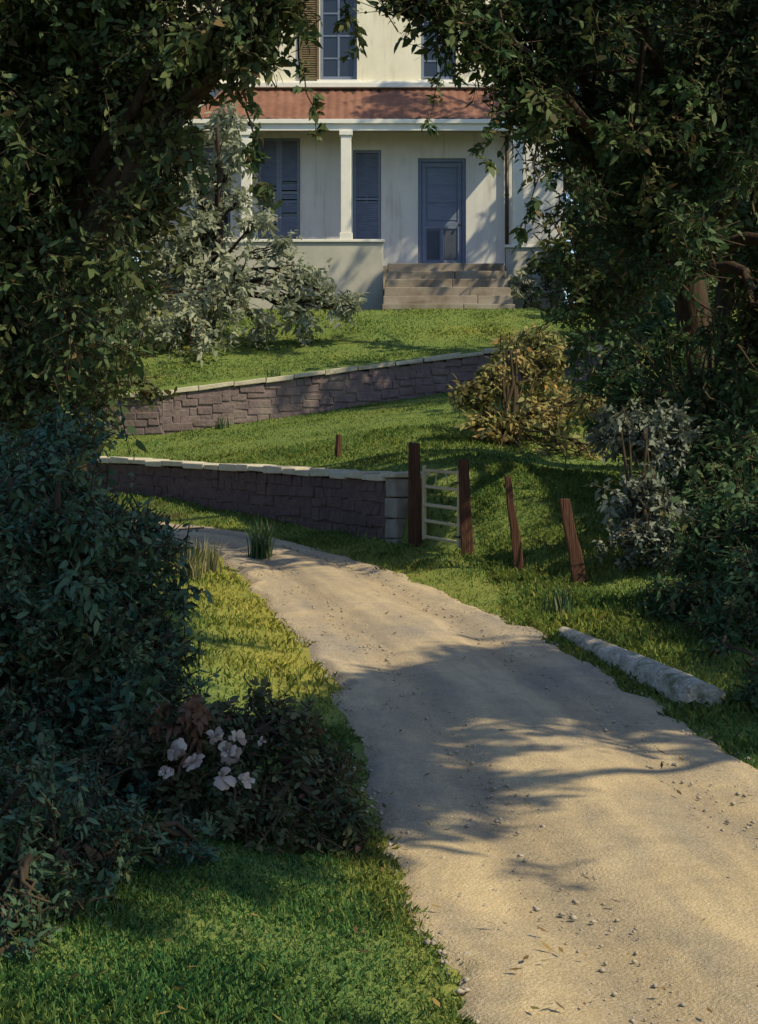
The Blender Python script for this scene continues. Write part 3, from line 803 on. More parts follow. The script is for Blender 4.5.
# ------------------------------------------------------------------ house
YF = 44.0
house = empty('house', (0, YF, 5.1), 'pale two storey house with blue door and terracotta veranda roof above the lawns', 'house')
HX0, HX1, HZ0, HZ1 = -5.6, 4.5, 4.9, 15.4
XH = lambda px, Y=YF: (px - CX) / F * Y
ZH = lambda py, Y=YF: CZ + (HY - py) / F * Y
WIN = dict(a=(XH(258), XH(300), 6.95, ZH(138)), b=(XH(353), XH(381), 6.95, ZH(150)), d=(XH(418), XH(466), 6.45, ZH(158)),
           u=(XH(320), XH(357), ZH(80), 13.25), v=(XH(421), XH(456), ZH(80), 13.0), w=(XH(258) - 1.6, XH(300) - 1.7, 7.2, 9.4))


def holed(x0, x1, z0, z1, y, holes, depth, mb):
    gx = sorted({x0, x1, *[h[0] for h in holes], *[h[1] for h in holes]}); gz = sorted({z0, z1, *[h[2] for h in holes], *[h[3] for h in holes]})
    for i in range(len(gx) - 1):
        for j in range(len(gz) - 1):
            cx, cz = (gx[i] + gx[i + 1]) / 2, (gz[j] + gz[j + 1]) / 2
            if any(h[0] < cx < h[1] and h[2] < cz < h[3] for h in holes): continue
            mb.quad((gx[i], y, gz[j]), (gx[i + 1], y, gz[j]), (gx[i + 1], y, gz[j + 1]), (gx[i], y, gz[j + 1]))
    for a, b, c, d in holes:
        e = y + depth
        mb.quad((a, y, c), (a, y, d), (a, e, d), (a, e, c)); mb.quad((b, y, c), (b, e, c), (b, e, d), (b, y, d))
        mb.quad((a, y, d), (b, y, d), (b, e, d), (a, e, d)); mb.quad((a, y, c), (a, e, c), (b, e, c), (b, y, c))


mb = MB(); holed(HX0, HX1, HZ0, 10.86, YF, [WIN[k] for k in 'abdw'], .22, mb)
mb.quad((HX0, YF, HZ0), (HX0, YF, 10.86), (HX0, YF + 8, 10.86), (HX0, YF + 8, HZ0)); mb.quad((HX1, YF, HZ0), (HX1, YF + 8, HZ0), (HX1, YF + 8, 10.86), (HX1, YF, 10.86))
mb.quad((HX0, YF + 8, HZ0), (HX0, YF + 8, 10.86), (HX1, YF + 8, 10.86), (HX1, YF + 8, HZ0))
mb.build('lower_wall', M['plaster'], house)
mb = MB(); holed(HX0, HX1, 10.86, HZ1, YF, [WIN[k] for k in 'uv'], .22, mb)
mb.quad((HX0, YF, 10.86), (HX0, YF, HZ1), (HX0, YF + 8, HZ1), (HX0, YF + 8, 10.86)); mb.quad((HX1, YF, 10.86), (HX1, YF + 8, 10.86), (HX1, YF + 8, HZ1), (HX1, YF, HZ1))
mb.quad((HX0, YF + 8, 10.86), (HX0, YF + 8, HZ1), (HX1, YF + 8, HZ1), (HX1, YF + 8, 10.86))
mb.build('upper_wall', M['cream'], house)
mb = MB()                                                    # main roof, above the frame
o = .35; rz = HZ1 + 2.4
A = [(HX0 - o, YF - o, HZ1), (HX1 + o, YF - o, HZ1), (HX1 + o, YF + 8 + o, HZ1), (HX0 - o, YF + 8 + o, HZ1)]; B = [(HX0 + 3.6, YF + 4, rz), (HX1 - 3.6, YF + 4, rz)]
mb.add(A + B, [(0, 1, 5, 4), (1, 2, 5), (2, 3, 4, 5), (3, 0, 4), (3, 2, 1, 0)])
mb.build('main_roof', M['tile'], house)
# veranda roof: corrugated tiles between the wall and the eave
ex0, ex1, tx0, tx1, ye, ze, zt = -4.55, 3.55, -3.75, 3.2, 42.75, ZH(120, 42.75), 10.80
nc, nr = 420, 14
v = []
for r_ in range(nr + 1):
    t = r_ / nr
    for k in range(nc + 1):
        q = k / nc
        x = (ex0 + (ex1 - ex0) * q) * (1 - t) + (tx0 + (tx1 - tx0) * q) * t
        step = .022 * (1 - (t * 6) % 1)
        v.append((x, ye + (YF - .01 - ye) * t, ze + (zt - ze) * t + .022 * abs(math.sin(x * math.pi / .21)) + step + .012 * math.sin(x * 1.3) + .008 * math.sin(x * 9 + t * 5)))
f = [(r_ * (nc + 1) + k, r_ * (nc + 1) + k + 1, (r_ + 1) * (nc + 1) + k + 1, (r_ + 1) * (nc + 1) + k) for r_ in range(nr) for k in range(nc)]
vr = mesh_np('veranda_roof', v, f, M['tile'], house)
mb = MB()
for (x, tx) in ((ex0, tx0), (ex1, tx1)):
    mb.add([(x, ye, ze - .02), (tx, YF - .01, zt), (x, YF - .01, ze - .02)], [(0, 1, 2)])
mb.quad((ex0 + .02, ye + .06, ze - .07), (ex1 - .02, ye + .06, ze - .07), (ex1 - .02, YF - .01, ze - .07), (ex0 + .02, YF - .01, ze - .07))
mb.build('veranda_ceiling', M['soffit'], house)
mb = MB(); zf0, zf1 = ZH(130.5, 42.75), ZH(120, 42.75)
mb.box(ex0, ex1, ye, ye + .09, zf0, zf1 - .01); mb.box(ex0 - .03, ex1 + .03, ye - .07, ye - .002, zf1 - .09, zf1 + .015)
mb.build('fascia', M['white'], house, .008)
mb = MB(); mb.box(HX0 - .02, HX1 + .02, YF - .16, YF - .002, 10.835, 10.955); mb.box(HX0 - .02, HX1 + .02, YF - .10, YF - .003, 10.957, 11.00)
mb.build('string_course', M['white'], house, .012)
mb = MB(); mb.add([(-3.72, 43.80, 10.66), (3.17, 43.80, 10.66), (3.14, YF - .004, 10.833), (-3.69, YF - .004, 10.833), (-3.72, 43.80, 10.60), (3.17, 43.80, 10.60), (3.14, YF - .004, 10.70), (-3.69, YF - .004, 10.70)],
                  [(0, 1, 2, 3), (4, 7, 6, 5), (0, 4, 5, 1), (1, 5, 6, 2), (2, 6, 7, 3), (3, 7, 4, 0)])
mb.build('roof_top_strip', M['strip'], house, .01)  # dark brown strip along the top of the veranda roof
# veranda parapets, floor
mb = MB()
mb.box(-4.6, .10, 42.72, 42.98, 4.8, 6.93)
mb.build('parapet', M['parapet'], house, .015)
mb = MB(); mb.box(-4.66, .14, 42.67, 43.03, 6.932, 7.0); mb.build('parapet_cap', M['white'], house, .01)
mb = MB(); mb.box(3.02, 4.4, 42.72, 42.98, 4.8, 6.80); mb.build('parapet', M['parapet'], house, .015)
mb = MB(); mb.box(2.98, 4.46, 42.67, 43.03, 6.802, 6.87); mb.build('parapet_cap', M['white'], house, .01)
mb = MB(); mb.box(-4.6, 4.4, 42.985, YF - .003, 4.8, 6.40); mb.build('veranda_floor', M['stepstone'], house)
for x, zb in ((-3.15, 7.0), (-.785, 7.0), (3.30, 6.87)):
    mb = MB(); yc = 42.85; w = .125
    mb.box(x - w, x + w, yc - w, yc + w, zb + .16, zf0 - .12)
    mb.box(x - w - .03, x + w + .03, yc - w - .03, yc + w + .03, zb, zb + .158)
    mb.box(x - w - .035, x + w + .035, yc - w - .035, yc + w + .035, zf0 - .118, zf0 - .002)
    mb.build('porch_column', M['white'], house, .01)


def casement(key, name='window', rows=3, cols=2, sill=True):
    a, b, c, d = WIN[key]; y = YF + .10
    mb = MB(); t = .075
    mb.box(a + .003, a + t, y, y + .07, c + .003, d - .003); mb.box(b - t, b - .003, y, y + .07, c + .003, d - .003)
    mb.box(a + t + .001, b - t - .001, y, y + .07, c + .003, c + t + .03); mb.box(a + t + .001, b - t - .001, y, y + .07, d - t, d - .003)
    for k in range(1, cols):
        x = a + (b - a) * k / cols; mb.box(x - .025, x + .025, y + .01, y + .06, c + t + .032, d - t - .002)
    for k in range(1, rows):
        z = c + (d - c) * k / rows
        for j in range(cols):
            xa = a + t if j == 0 else a + (b - a) * j / cols + .026
            xb = b - t if j == cols - 1 else a + (b - a) * (j + 1) / cols - .026
            mb.box(xa + .002, xb - .002, y + .012, y + .058, z - .02, z + .02)
    wn = mb.build(name, M['bluepaint'], house, .004)
    mb = MB(); mb.box(a + .02, b - .02, y + .035, y + .045, c + .02, d - .02); mb.build('pane', M['glass'], wn)
    if sill:
        mb = MB(); mb.box(a - .07, b + .07, YF - .07, YF + .098, c - .075, c - .003); mb.build('sill', M['white'], wn, .008)
    return wn


def shutter(x0, x1, z0, z1, y, mat, parent, name='shutter', gaps=()):
    mb = MB(); t = .06
    mb.box(x0, x0 + t, y, y + .045, z0, z1); mb.box(x1 - t, x1, y, y + .045, z0, z1)
    zm = (z0 + z1) / 2
    for z in (z0, zm - t / 2, z1 - t): mb.box(x0 + t + .001, x1 - t - .001, y + .002, y + .043, z, z + t)
    z = z0 + t + .03; ns_ = 0
    while z < z1 - t - .03:
        ns_ += 1
        if abs(z - zm) > .06 and ns_ not in gaps:
            mb.add([(x0 + t, y + .010, z), (x1 - t, y + .010, z), (x1 - t, y + .040, z + .05), (x0 + t, y + .040, z + .05),
                    (x0 + t, y + .010, z - .008), (x1 - t, y + .010, z - .008), (x1 - t, y + .040, z + .042), (x0 + t, y + .040, z + .042)],
                   [(0, 1, 2, 3), (4, 7, 6, 5), (0, 4, 5, 1), (2, 6, 7, 3)])
        z += .055
    return mb.build(name, M[mat], parent)


wa = casement('a', rows=5)
casement('w', rows=4)
wb = casement('b', rows=4)
a, b, c, d = WIN['b']; shutter(a + .012, b - .012, c + .01, d - .01, YF + .02, 'louvre', wb)
a, b, c, d = WIN['a']; xm = (a + b) / 2; shutter(a + .012, xm - .004, c + .01, d - .01, YF + .02, 'louvre', wa, gaps=(8, 9, 16, 17, 18, 26)); shutter(xm + .004, b - .012, c + .01, d - .01, YF + .02, 'louvre', wa, gaps=(13, 14, 20, 27, 28))
wu = casement('u', rows=4); wv = casement('v', rows=4)
a, b, c, d = WIN['u']; shutter(a - .50, a - .02, c, d, YF - .06, 'brownpaint', wu)
# door
a, b, c, d = WIN['d']; y = YF + .08
mb = MB(); t = .09
mb.box(a + .003, a + t, y, y + .08, c, d - .003); mb.box(b - t, b - .003, y, y + .08, c, d - .003); mb.box(a + t + .001, b - t - .001, y, y + .08, d - t, d - .003)
dr = mb.build('door', M['bluepaint'], house, .006)
mb = MB(); x0, x1 = a + t + .01, b - t - .01; zt_ = d - t - .01; zm = c + 1.05
mb.box(x0, x1, y + .055, y + .075, c + .01, zt_)
mb.box(x0, x0 + .1, y + .02, y + .054, c + .01, zt_); mb.box(x1 - .1, x1, y + .02, y + .054, c + .01, zt_)
for z0, z1 in ((c + .01, c + .18), (zm - .08, zm + .08), (zt_ - .11, zt_)): mb.box(x0 + .101, x1 - .101, y + .021, y + .053, z0, z1)
xm = (x0 + x1) / 2; mb.box(xm - .04, xm + .04, y + .022, y + .052, c + .181, zm - .081)
mb.build('door_leaf', M['bluepaint'], dr, .005)
for q0, q1 in ((x0 + .13, xm - .06), (xm + .06, x1 - .13)):
    mb = MB(); mb.box(q0, q1, y + .046, y + .054, c + .22, zm - .12); mb.build('door_panel', M['darkpaint'], dr)
k = 0
for j in range(3):
    z0 = zm + .11 + j * (zt_ - .13 - zm - .11) / 3
    mb = MB(); mb.box(x0 + .13, x1 - .13, y + .040, y + .0535, z0 + .02, z0 + (zt_ - .24 - zm) / 3 - .02); mb.build('door_panel', M['bluepaint'], dr, .006)
mb = MB(); mb.tube([(x1 - .06, y + .019, zm + .02), (x1 - .06, y - .03, zm + .02)], [.012, .012], 8); mb.tube([(x1 - .06, y - .032, zm + .02), (x1 - .06, y - .05, zm + .02), (x1 - .06, y - .075, zm + .02)], [.012, .032, .02], 10)
mb.build('handle', M['metal'], dr, smooth_=True)
mb = MB(); mb.tube([(3.12, 43.90, 6.45), (3.12, 43.90, 9.66)], [.05, .05], 10)
for z in (6.9, 8.2, 9.4): mb.tube([(3.12, 43.90, z), (3.12, 43.90, z + .05)], [.062, .062], 10)
mb.build('drainpipe', M['metal'], house, smooth_=True)

# stone steps up to the door
steps = empty('stone_steps', (1.6, 41.4, 5.1), 'worn brown stone steps rising to the blue front door', 'steps')
nst = 6; yb, yt_ = 40.75, 42.66
for k in range(nst):
    z0 = 5.1 + (6.40 - 5.1) * k / nst; z1 = 5.1 + (6.40 - 5.1) * (k + 1) / nst
    mb = MB(); y0 = yb + (yt_ - yb) * k / nst; wd = .16 * (nst - 1 - k) / nst
    x = .2 - wd
    while x < 2.95 + wd - .3:
        l = min(random.uniform(1.1, 2.2), 2.95 + wd - x)
        mb.box(x + .004, x + l - .004, y0, yt_ + .04 if k == nst - 1 else y0 + .42, z0 - (.25 if k == 0 else 0), z1 - random.uniform(0.002, .012), .008)
        x += l
    mb.build('step', M['stepstone'], steps, .015)

# ------------------------------------------------------------------ garden walls
def along(Lp, s):
    Lp = np.asarray(Lp, float)
    d = np.concatenate([[0], np.cumsum(np.hypot(*np.diff(Lp, axis=0).T))])
    return np.array([np.interp(s, d, Lp[:, 0]), np.interp(s, d, Lp[:, 1])]), d[-1]


def garden_wall(line, topf, thick, stone_h, name, label, end_pier=None, stone='rubble'):
    line = np.asarray(line, float)
    _, tot = along(line, 0)
    mid, _ = along(line, tot / 2)
    root = empty(name, (mid[0], mid[1], g1(mid[0], mid[1] - .3)), label, 'wall')
    mb = MB(); cop = MB()

    def frame(s):
        p, _ = along(line, s); q, _ = along(line, min(s + .1, tot)); p0, _ = along(line, max(s - .1, 0))
        t = q - p0; t /= np.linalg.norm(t); n = np.array([-t[1], t[0]])
        if n[1] < 0: n = -n
        return p, t, n
    s = 0.0
    while s < tot - .02:                                      # core
        l = min(.5, tot - s); p, t, n = frame(s + l / 2)
        c = p + n * thick / 2; zt = topf(c[0]) - .10; zb = g1(p[0], p[1] - .25) - .25
        mb.obox((c[0], c[1], (zt + zb) / 2), np.array([*t, 0]) * (l / 2 + .005), np.array([*n, 0]) * (thick / 2 - .006), np.array([0, 0, 1]) * (zt - zb) / 2)
        s += l
    s = random.uniform(0, .1); row = 0
    zlo = min(g1(p[0], p[1] - .3) for p in line) - .1
    for row in range(16):
        s = random.uniform(-.2, 0)
        while s < tot:
            l = random.choice((.16, .22, .28, .34, .42, .52)) * random.uniform(.85, 1.15); sc = s + l / 2
            if 0.05 < sc < tot - .05:
                p, t, n = frame(sc); zt = topf(p[0]) - .085
                wv_ = .045 * float(vnoise(np.array([sc * .9]), np.array([row * 1.7]), 17)[0])
                z1 = zt - row * stone_h + (wv_ if row else 0); h = stone_h * random.uniform(.82, 1.12)
                if z1 > g1(p[0], p[1] - .2) - .12:
                    pr = random.uniform(0, .012)
                    c = p + n * (.07 - pr)
                    mb.obox((c[0], c[1], z1 - stone_h / 2), np.array([*t, 0]) * (l / 2 - .002), np.array([*n, 0]) * .08, np.array([0, 0, 1]) * (h / 2 + .002), .016)
            s += l
    body = mb.build('wall_body', M[stone], root, .018)
    s = 0.0
    while s < tot - .05:
        l = min(random.uniform(.4, .75), tot - s); p, t, n = frame(s + l / 2)
        c = p + n * (thick / 2 - .02); dz = random.uniform(-.012, .02)
        sl = (topf(p[0] + t[0] * .3) - topf(p[0] - t[0] * .3)) / .6
        cop.obox((c[0], c[1], topf(c[0]) - .035 + dz), np.array([*t, sl]) * (l / 2 - .006), np.array([*n, 0]) * (thick / 2 + .05), np.array([0, 0, 1]) * random.uniform(.04, .05), .012)
        s += l
    cop.build('coping', M['coping'], root, .014)
    if end_pier is not None:
        mb = MB(); p, t, n = frame(tot - .02); c = p + t * .14 + n * .16
        zb = g1(c[0], c[1] - .3) - .2; zt = topf(c[0]) - .03
        for k in range(4):
            mb.obox((c[0], c[1], zb + (zt - zb) * (k + .5) / 4), np.array([*t, 0]) * .15, np.array([*n, 0]) * .21, np.array([0, 0, 1]) * ((zt - zb) / 8 - .006), .012)
        mb.build('pier', M['pier'], root, .02)
        mb = MB(); mb.obox((c[0], c[1], zt + .036), np.array([*t, 0]) * .19, np.array([*n, 0]) * .26, np.array([0, 0, 1]) * .035, .01); mb.build('pier_cap', M['coping'], root, .015)
    return root


garden_wall([(-9, 32.6), (-4.73, 30.5), (-2.3, 27.3), (.13, 22.93)], lambda x: float(np.interp(x, *ZC1)), .38, .15, 'garden_wall',
            'low dark purple stone wall beside the drive with pale coping and grey end pier', True)
garden_wall([(-12, 35.4), (-4.2, 34.2), (2.2, 35.3), (4.6, 35.6)], lambda x: float(np.interp(x, *Z3)), .38, .15, 'garden_wall',
            'long purple grey stone wall climbing across the lawn below the house', None, 'mauve')

# ------------------------------------------------------------------ fence posts, gate, log
def post(base_px, top_px, Y, half, lab, tp_=.18):
    b = W(base_px[0], base_px[1], Y); t = W(top_px[0], top_px[1], Y + .04)
    b[2] = g1(b[0], b[1]) - .15
    mb = MB(); n = 9
    pts = wander(b, t, n, .012); v = []
    for k, p in enumerate(pts):
        h = half * (1.08 - tp_ * k / (n - 1))
        for sx, sy in ((-1, -1), (1, -1), (1, 1), (-1, 1)):
            v.append((p[0] + sx * h + random.uniform(-.005, .005), p[1] + sy * h * .85 + random.uniform(-.005, .005), p[2] + (random.uniform(-.02, .02) if k == n - 1 else 0)))
    f = [(k * 4 + j, k * 4 + (j + 1) % 4, k * 4 + 4 + (j + 1) % 4, k * 4 + 4 + j) for k in range(n - 1) for j in range(4)]
    f += [(3, 2, 1, 0), tuple((n - 1) * 4 + j for j in range(4))]
    mb.add(v, f)
    o = mb.build('fence_post', M['post'], None, .012)
    props(o, lab, 'post', 'leaning timber posts of the garden fence')
    return b, t


p1 = post((415, 538), (414, 443), 22.35, .078, 'thick upright red brown gate post beside the grey wall pier')
p2 = post((468, 560), (463, 460), 21.1, .068, 'red brown gate post at the right end of the pale rails')
p3 = post((521, 578), (508, 476), 19.9, .060, 'red brown fence post leaning left, standing alone between gate and grey bush', .5)
p4 = post((583, 594), (564, 500), 18.7, .075, 'red brown fence post leaning left, half hidden in the grey leaved bush', .4)
gate = empty('field_gate', (p1[0] + p2[0]) / 2, 'narrow gate of thin pale rails between the two upright posts', 'gate')
zb = (g1(p1[0][0], p1[0][1]) + g1(p2[0][0], p2[0][1])) / 2
ga = np.array([p1[0][0] + .10, p1[0][1] - .10]); gb = np.array([p2[0][0] - .085, p2[0][1] + .10])
za, zb_ = g1(*p1[0][:2]), g1(*p2[0][:2])
for k, h in enumerate((.13, .33, .53, .75, .95)):
    mb = MB(); a = np.array([*ga, za + h]); b = np.array([*gb, zb_ + h + .02])
    t = (b - a); L = np.linalg.norm(t); t /= L; n = np.array([t[1], -t[0], 0]); n /= np.linalg.norm(n)
    mb.obox((a + b) / 2, t * L / 2, n * .016, np.cross(n, t) * .019, .004)
    mb.build('rail', M['rail'], gate, .006)
for q, z in ((ga, za), (gb, zb_)):
    mb = MB(); d = (gb - ga) / np.linalg.norm(gb - ga); q2 = q + d * (.03 if q is ga else -.03)
    mb.obox((q2[0] - .0, q2[1], z + .55), np.array([*d, 0]) * .028, np.array([d[1], -d[0], 0]) * .02, np.array([0, 0, .46]), .003)
    mb.build('stile', M['rail'], gate, .005)
mb = MB(); d = gb - ga
c0 = np.array([*(ga + d * .5), za * .5 + zb_ * .5 + .80]); hp = []
for k in range(13):
    a0 = math.pi * k / 12
    hp.append(c0 + np.array([d[0], d[1], 0]) * .16 * math.cos(a0) + np.array([0, -.045, .19 * math.sin(a0)]))
mb.tube(hp, [.009] * 13, 6)
mb_h = mb; mb = MB()
mb.v = mb_h.v; mb.f = mb_h.f; mb.build('hoop', M['rail'], gate, smooth_=True)

for h in (.22, .86):
    mb = MB(); dn = (gb - ga) / np.linalg.norm(gb - ga); a = np.array([*(gb - dn * .14), zb_ + h]); b = np.array([*(gb + dn * .02), zb_ + h])
    mb.tube([a + np.array([-.02, -.035, 0]), b + np.array([-.02, -.035, 0])], [.010, .014], 6); mb.build('hinge', M['metal'], gate)
# log on the right verge
la, lb2 = W(560, 634, 16.1), W(704, 703, 12.6)
la[2] = g1(la[0], la[1]) + .06; lb2[2] = g1(lb2[0], lb2[1]) + .10
n = 90; k_ = 26
lp = wander(la, lb2, n, .06)
lr0 = np.linspace(.065, .145, n); lr0[:3] *= (.55, .75, .92)
lp[:, 2] = [g1(p[0], p[1]) + r_ for p, r_ in zip(lp, lr0 * .30)]
mb = MB(); v = []; f = []
T_ = np.gradient(lp, axis=0); T_ /= np.linalg.norm(T_, axis=1)[:, None]
for i in range(n):
    uu = np.cross(T_[i], (0, 0, 1)); uu /= np.linalg.norm(uu); ww = np.cross(uu, T_[i])
    for k in range(k_):
        a0 = 2 * math.pi * k / k_; x_ = np.array([i * .16]); q = np.array([k * .9])
        r_ = lr0[i] * (1 + .10 * float(vnoise(np.array([i * .05]), np.array([(k % k_) * .25]), 5)[0]) + .09 * float(vnoise(x_ * .5, q, 6)[0]) + .06 * float(vnoise(x_ * 4, q * 1.3, 7)[0]))
        v.append(lp[i] + r_ * (math.cos(a0) * uu * 1.12 + math.sin(a0) * ww * .86))
f = [(i * k_ + k, i * k_ + (k + 1) % k_, (i + 1) * k_ + (k + 1) % k_, (i + 1) * k_ + k) for i in range(n - 1) for k in range(k_)]
mb.add(v, f)
e0 = len(mb.v); ce = lp[-1] + T_[-1] * .02; ring = [mb.v[(n - 1) * k_ + k] for k in range(k_)]
mb.add([tuple(np.array(p) * .5 + ce * .5 - T_[-1] * .015) for p in ring] + [tuple(ce - T_[-1] * .04)], [(k, (k + 1) % k_, k_) for k in range(k_)])
mb.f += [((n - 1) * k_ + k, (n - 1) * k_ + (k + 1) % k_, e0 + (k + 1) % k_, e0 + k) for k in range(k_)]
mb.f += [tuple(range(k_ - 1, -1, -1))]
log = empty('fallen_log', lp[n // 2] - np.array([0, 0, .05]), 'pale weathered log lying along the right verge of the drive', 'log')
mb.build('log_trunk', M['log'], log, smooth_=True)
mb = MB(); mb.tube([lp[60], lp[60] + np.array([-.08, -.05, .11])], [.035, .022], 8, rough=.1); mb.build('branch_stub', M['log'], log, smooth_=True)
# wooden stake behind the lower wall
c = W(337, 470, 26.6); z = g1(c[0], c[1])
mb = MB(); mb.tube(wander((c[0], c[1], z - .1), (c[0] + .02, c[1], z + .34), 5, .01), [.05, .05, .048, .046, .04], 7, rough=.06)
props(mb.build('garden_stake', M['post'], None), 'short dark stake on the mid lawn just behind the lower wall', 'stake')


# ------------------------------------------------------------------ weeds
def weed(px, py, Y, n, hgt, mat, lab, nm='weed_clump', wid=.013, cat='weed'):
    p = W(px, py, Y); z = g1(p[0], p[1])
    v = []; f = []; tn = []
    for k in range(n):
        a0 = random.uniform(0, 6.28); le = hgt * random.uniform(.5, 1.1); ln = random.uniform(.1, .55)
        b = np.array([p[0] + random.gauss(0, .07), p[1] + random.gauss(0, .07), z - .02]); d = np.array([math.cos(a0), math.sin(a0), 0]); sd = np.array([-d[1], d[0], 0])
        i0 = len(v); tt = random.random()
        for q in range(4):
            t = q / 3; c = b + np.array([0, 0, 1]) * le * (t - .25 * ln * t * t) + d * le * ln * t * t; w = wid * (1 - t) ** .7 * random.uniform(.8, 1.2)
            v += [c - sd * w, c + sd * w]; tn += [(tt, 0, 0)] * 2
        f += [(i0 + 2 * q, i0 + 2 * q + 1, i0 + 2 * q + 3, i0 + 2 * q + 2) for q in range(3)]
    o = mesh_np(nm, v, f, M[mat], None, np.array(tn))
    return props(o, lab, cat)


weed(262, 556, 21.8, 110, .62, 'under', 'dark tall weed at the far edge of the sunny drive')
weed(190, 585, 19.6, 60, .55, 'weed', 'dry grey tuft on the left verge under the evergreen bush')
weed(208, 570, 20.4, 40, .45, 'weed', 'small dry tuft where the drive bends left')
weed(222, 391, 33.9, 30, .35, 'under', 'small dark plant overhanging the left part of the upper wall')
weed(275, 378, 34.9, 24, .25, 'under', 'small plant growing on top of the upper wall')
weed(560, 610, 17.2, 50, .34, 'under', 'leafy weed at the foot of the last leaning post')


# ------------------------------------------------------------------ grass
def blades(n, xr, yr, hgt, wid, keep, ypow=1.0):
    X = xr[0] + (xr[1] - xr[0]) * rng.random(n); Y = yr[0] + (yr[1] - yr[0]) * rng.random(n) ** ypow
    k = keep(X, Y); X, Y = X[k], Y[k]; n = len(X)
    y1 = np.interp(X, L1[:, 0], L1[:, 1]); y2 = np.interp(X, L2[:, 0], L2[:, 1])
    ok = ~(((X < .5) & (Y - y1 > -.03) & (Y - y1 < .50)) | ((Y - y2 > -.03) & (Y - y2 < .50) & (X < 4.7)))
    X, Y = X[ok], Y[ok]; n = len(X)
    Z = ground(X, Y) - .01
    h = hgt * (.45 + .9 * rng.random(n)) * (1 + .45 * vnoise(X * 1.7, Y * 1.7, 61))
    a = rng.random(n) * 6.283; ln = .2 + .8 * rng.random(n)
    d = np.stack([np.cos(a), np.sin(a), np.zeros(n)], 1); s_ = np.stack([-np.sin(a), np.cos(a), np.zeros(n)], 1)
    b = np.stack([X, Y, Z], 1); w = (wid * (.6 + .8 * rng.random(n)))[:, None]; h = h[:, None]; ln = ln[:, None]; up = np.array([[0, 0, 1.0]])
    m = b + up * h * .55 + d * h * ln * .25
    t = b + up * h * (1 - .3 * ln) + d * h * ln * .8
    v = np.stack([b - s_ * w, b + s_ * w, m + s_ * w * .7, t, m - s_ * w * .7], 1).reshape(-1, 3)
    tint = np.stack([np.clip(.5 + .28 * rng.standard_normal(n) + .25 * vnoise(X * .8, Y * .8, 62), 0, 1), np.clip(dryness(X, Y) * (.75 + .4 * vnoise(X * 1.6, Y * 1.6, 64)) + .15 * rng.standard_normal(n), 0, 1), np.clip(smooth((12 - Y) / 3) * (.85 + .5 * vnoise(X * 1.1, Y * 1.1, 66)), 0, 1)], 1)
    return v, np.arange(n * 5).reshape(-1, 5), np.repeat(tint, 5, 0)


def off_drive(X, Y):
    d = drive_d(X, Y) + .07 * vnoise(X * 3, Y * 3, 70) + .05 * vnoise(X * 9, Y * 9, 71)
    return (d > -.05) & (rng.random(len(X)) > bareness(X, Y) * .85)


parts = [blades(160000, (-3.0, 1.0), (4.8, 12), .050, .0032, off_drive),
         blades(60000, (-5, 2.2), (11, 29.5), .065, .007, off_drive),
         blades(60000, (1.2, 5.5), (8, 24), .080, .007, off_drive),
         blades(60000, (-6, 4.5), (22.5, 36), .040, .010, off_drive),
         blades(60000, (-6, 6.5), (34.5, 42.6), .042, .013, off_drive)]
off = 0; VV = []; FF = []; TT = []
for v, f, t in parts:
    VV.append(v); FF.append(f + off); TT.append(t); off += len(v)
props(mesh_np('grass', np.concatenate(VV), np.concatenate(FF), M['grass'], None, np.concatenate(TT)), kind='stuff')
# grass that strays into the drive edges
n = 1500
Y = 5 + 20 * rng.random(n) ** 1.4; X = rng.uniform(-2.5, 3.6, n)
d = drive_d(X, Y); kk = (rng.random(n) < np.where(d < -.4, .22, np.where(d < .1, .8, .5))); X, Y = X[kk], Y[kk]; n = len(X)
d = drive_d(X, Y); Z = np.where(d < 0, zd(Y) + .05, ground(X, Y) + .045)
a = rng.random(n) * 6.283; L = .016 + .022 * rng.random(n)
e = np.stack([np.cos(a), np.sin(a), .25 * rng.standard_normal(n)], 1) * L[:, None]; w_ = np.stack([-np.sin(a), np.cos(a), .25 * rng.standard_normal(n)], 1) * (L * .32)[:, None]
c = np.stack([X, Y, Z], 1); up = np.array([[0, 0, .25]]) * L[:, None]
v = np.stack([c - e, c + w_ + up * .3, c + e + up, c - w_ + up * .3], 1).reshape(-1, 3)
M['litter'] = leaf_mat('dry_leaf', [(0, (.07, .045, .022)), (.5, (.19, .115, .045)), (.85, (.32, .22, .07)), (1, (.14, .15, .04))], .15)
props(mesh_np('fallen_leaves', v, np.arange(n * 4).reshape(-1, 4), M['litter'], None, np.repeat(rng.random((n, 3)), 4, 0)), kind='stuff')
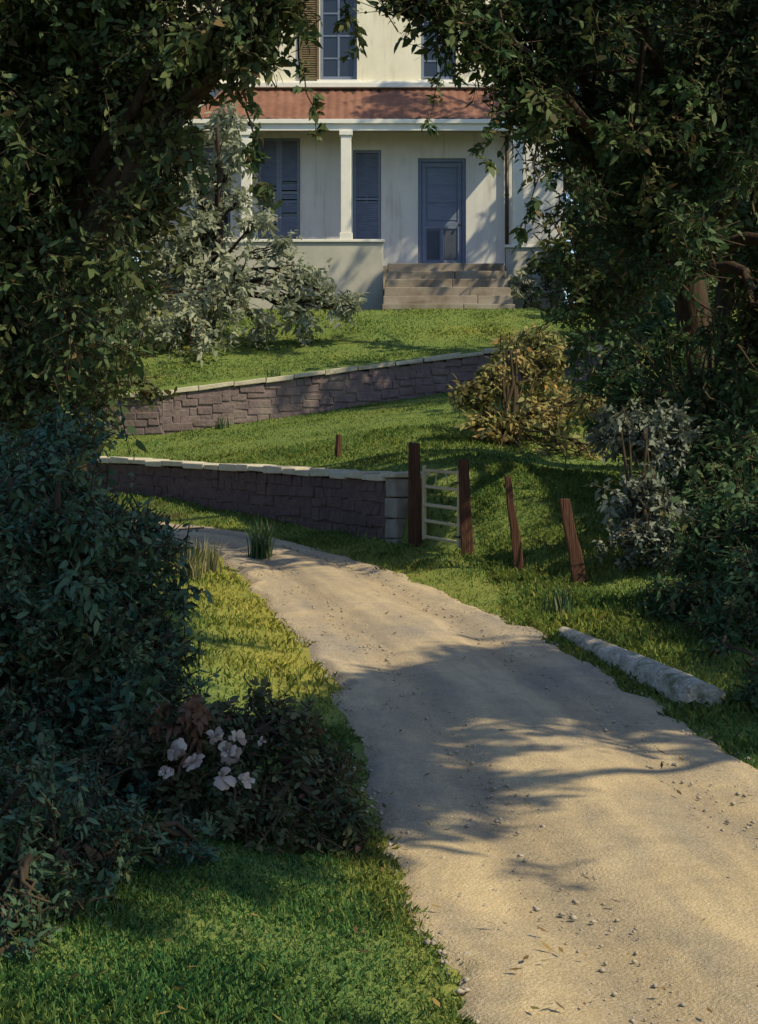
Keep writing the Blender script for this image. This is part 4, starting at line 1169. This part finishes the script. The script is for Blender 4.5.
for o in list(COL.objects):                                   # origins of the small one-mesh things at their base
    if o.type == 'MESH' and o.parent is None and o.name.split('.')[0] in ('fence_post', 'garden_stake', 'weed_clump'):
        co_ = np.empty(len(o.data.vertices) * 3, np.float32); o.data.vertices.foreach_get('co', co_); co_ = co_.reshape(-1, 3)
        low = co_[co_[:, 2] < co_[:, 2].min() + .1].mean(0)
        o.data.vertices.foreach_set('co', (co_ - low).ravel()); o.location = [float(q) for q in low]
# ------------------------------------------------------------------ light
w = bpy.data.worlds.new('World'); SC.world = w; w.use_nodes = True
nt = w.node_tree; nt.nodes.clear()
el = math.asin(SUN[2]); az = math.atan2(SUN[0], SUN[1])
sky = node(nt, 'ShaderNodeTexSky', sky_type='NISHITA', sun_disc=False)
sky.sun_elevation = el; sky.sun_rotation = az; sky.air_density = 1.0; sky.dust_density = .5; sky.ozone_density = 2.6
bg = node(nt, 'ShaderNodeBackground', {'Color': sky.outputs[0], 'Strength': .15})
node(nt, 'ShaderNodeOutputWorld', {'Surface': bg.outputs[0]})
ld = bpy.data.lights.new('sun', 'SUN'); ld.energy = 4.4; ld.angle = math.radians(.6); ld.color = (1.0, .87, .56)
lo = bpy.data.objects.new('sun', ld); COL.objects.link(lo)
lo.rotation_euler = Vector(SUN).to_track_quat('Z', 'Y').to_euler()

cam = bpy.data.cameras.new('camera'); co = bpy.data.objects.new('camera', cam); COL.objects.link(co)
co.location = (0, 0, CZ); co.rotation_euler = (math.radians(90), 0, 0)
cam.sensor_fit = 'VERTICAL'; cam.sensor_height = 36; cam.lens = F / 1024 * 36
cam.shift_y = -(512 - HY) / 1024
cam.clip_start = .1; cam.clip_end = 1200
SC.camera = co
SC.render.resolution_x, SC.render.resolution_y = 758, 1024
vs = SC.view_settings
vs.view_transform = 'Standard'; vs.look = 'None'; vs.gamma = 1; vs.exposure = 0.12; vs.use_curve_mapping = False
SC.cycles.max_bounces = 6; SC.cycles.diffuse_bounces = 3; SC.cycles.transmission_bounces = 3; SC.cycles.caustics_reflective = False; SC.cycles.caustics_refractive = False
SC.cycles.use_denoising = True
print('leaves', LEAFCOUNT[0])
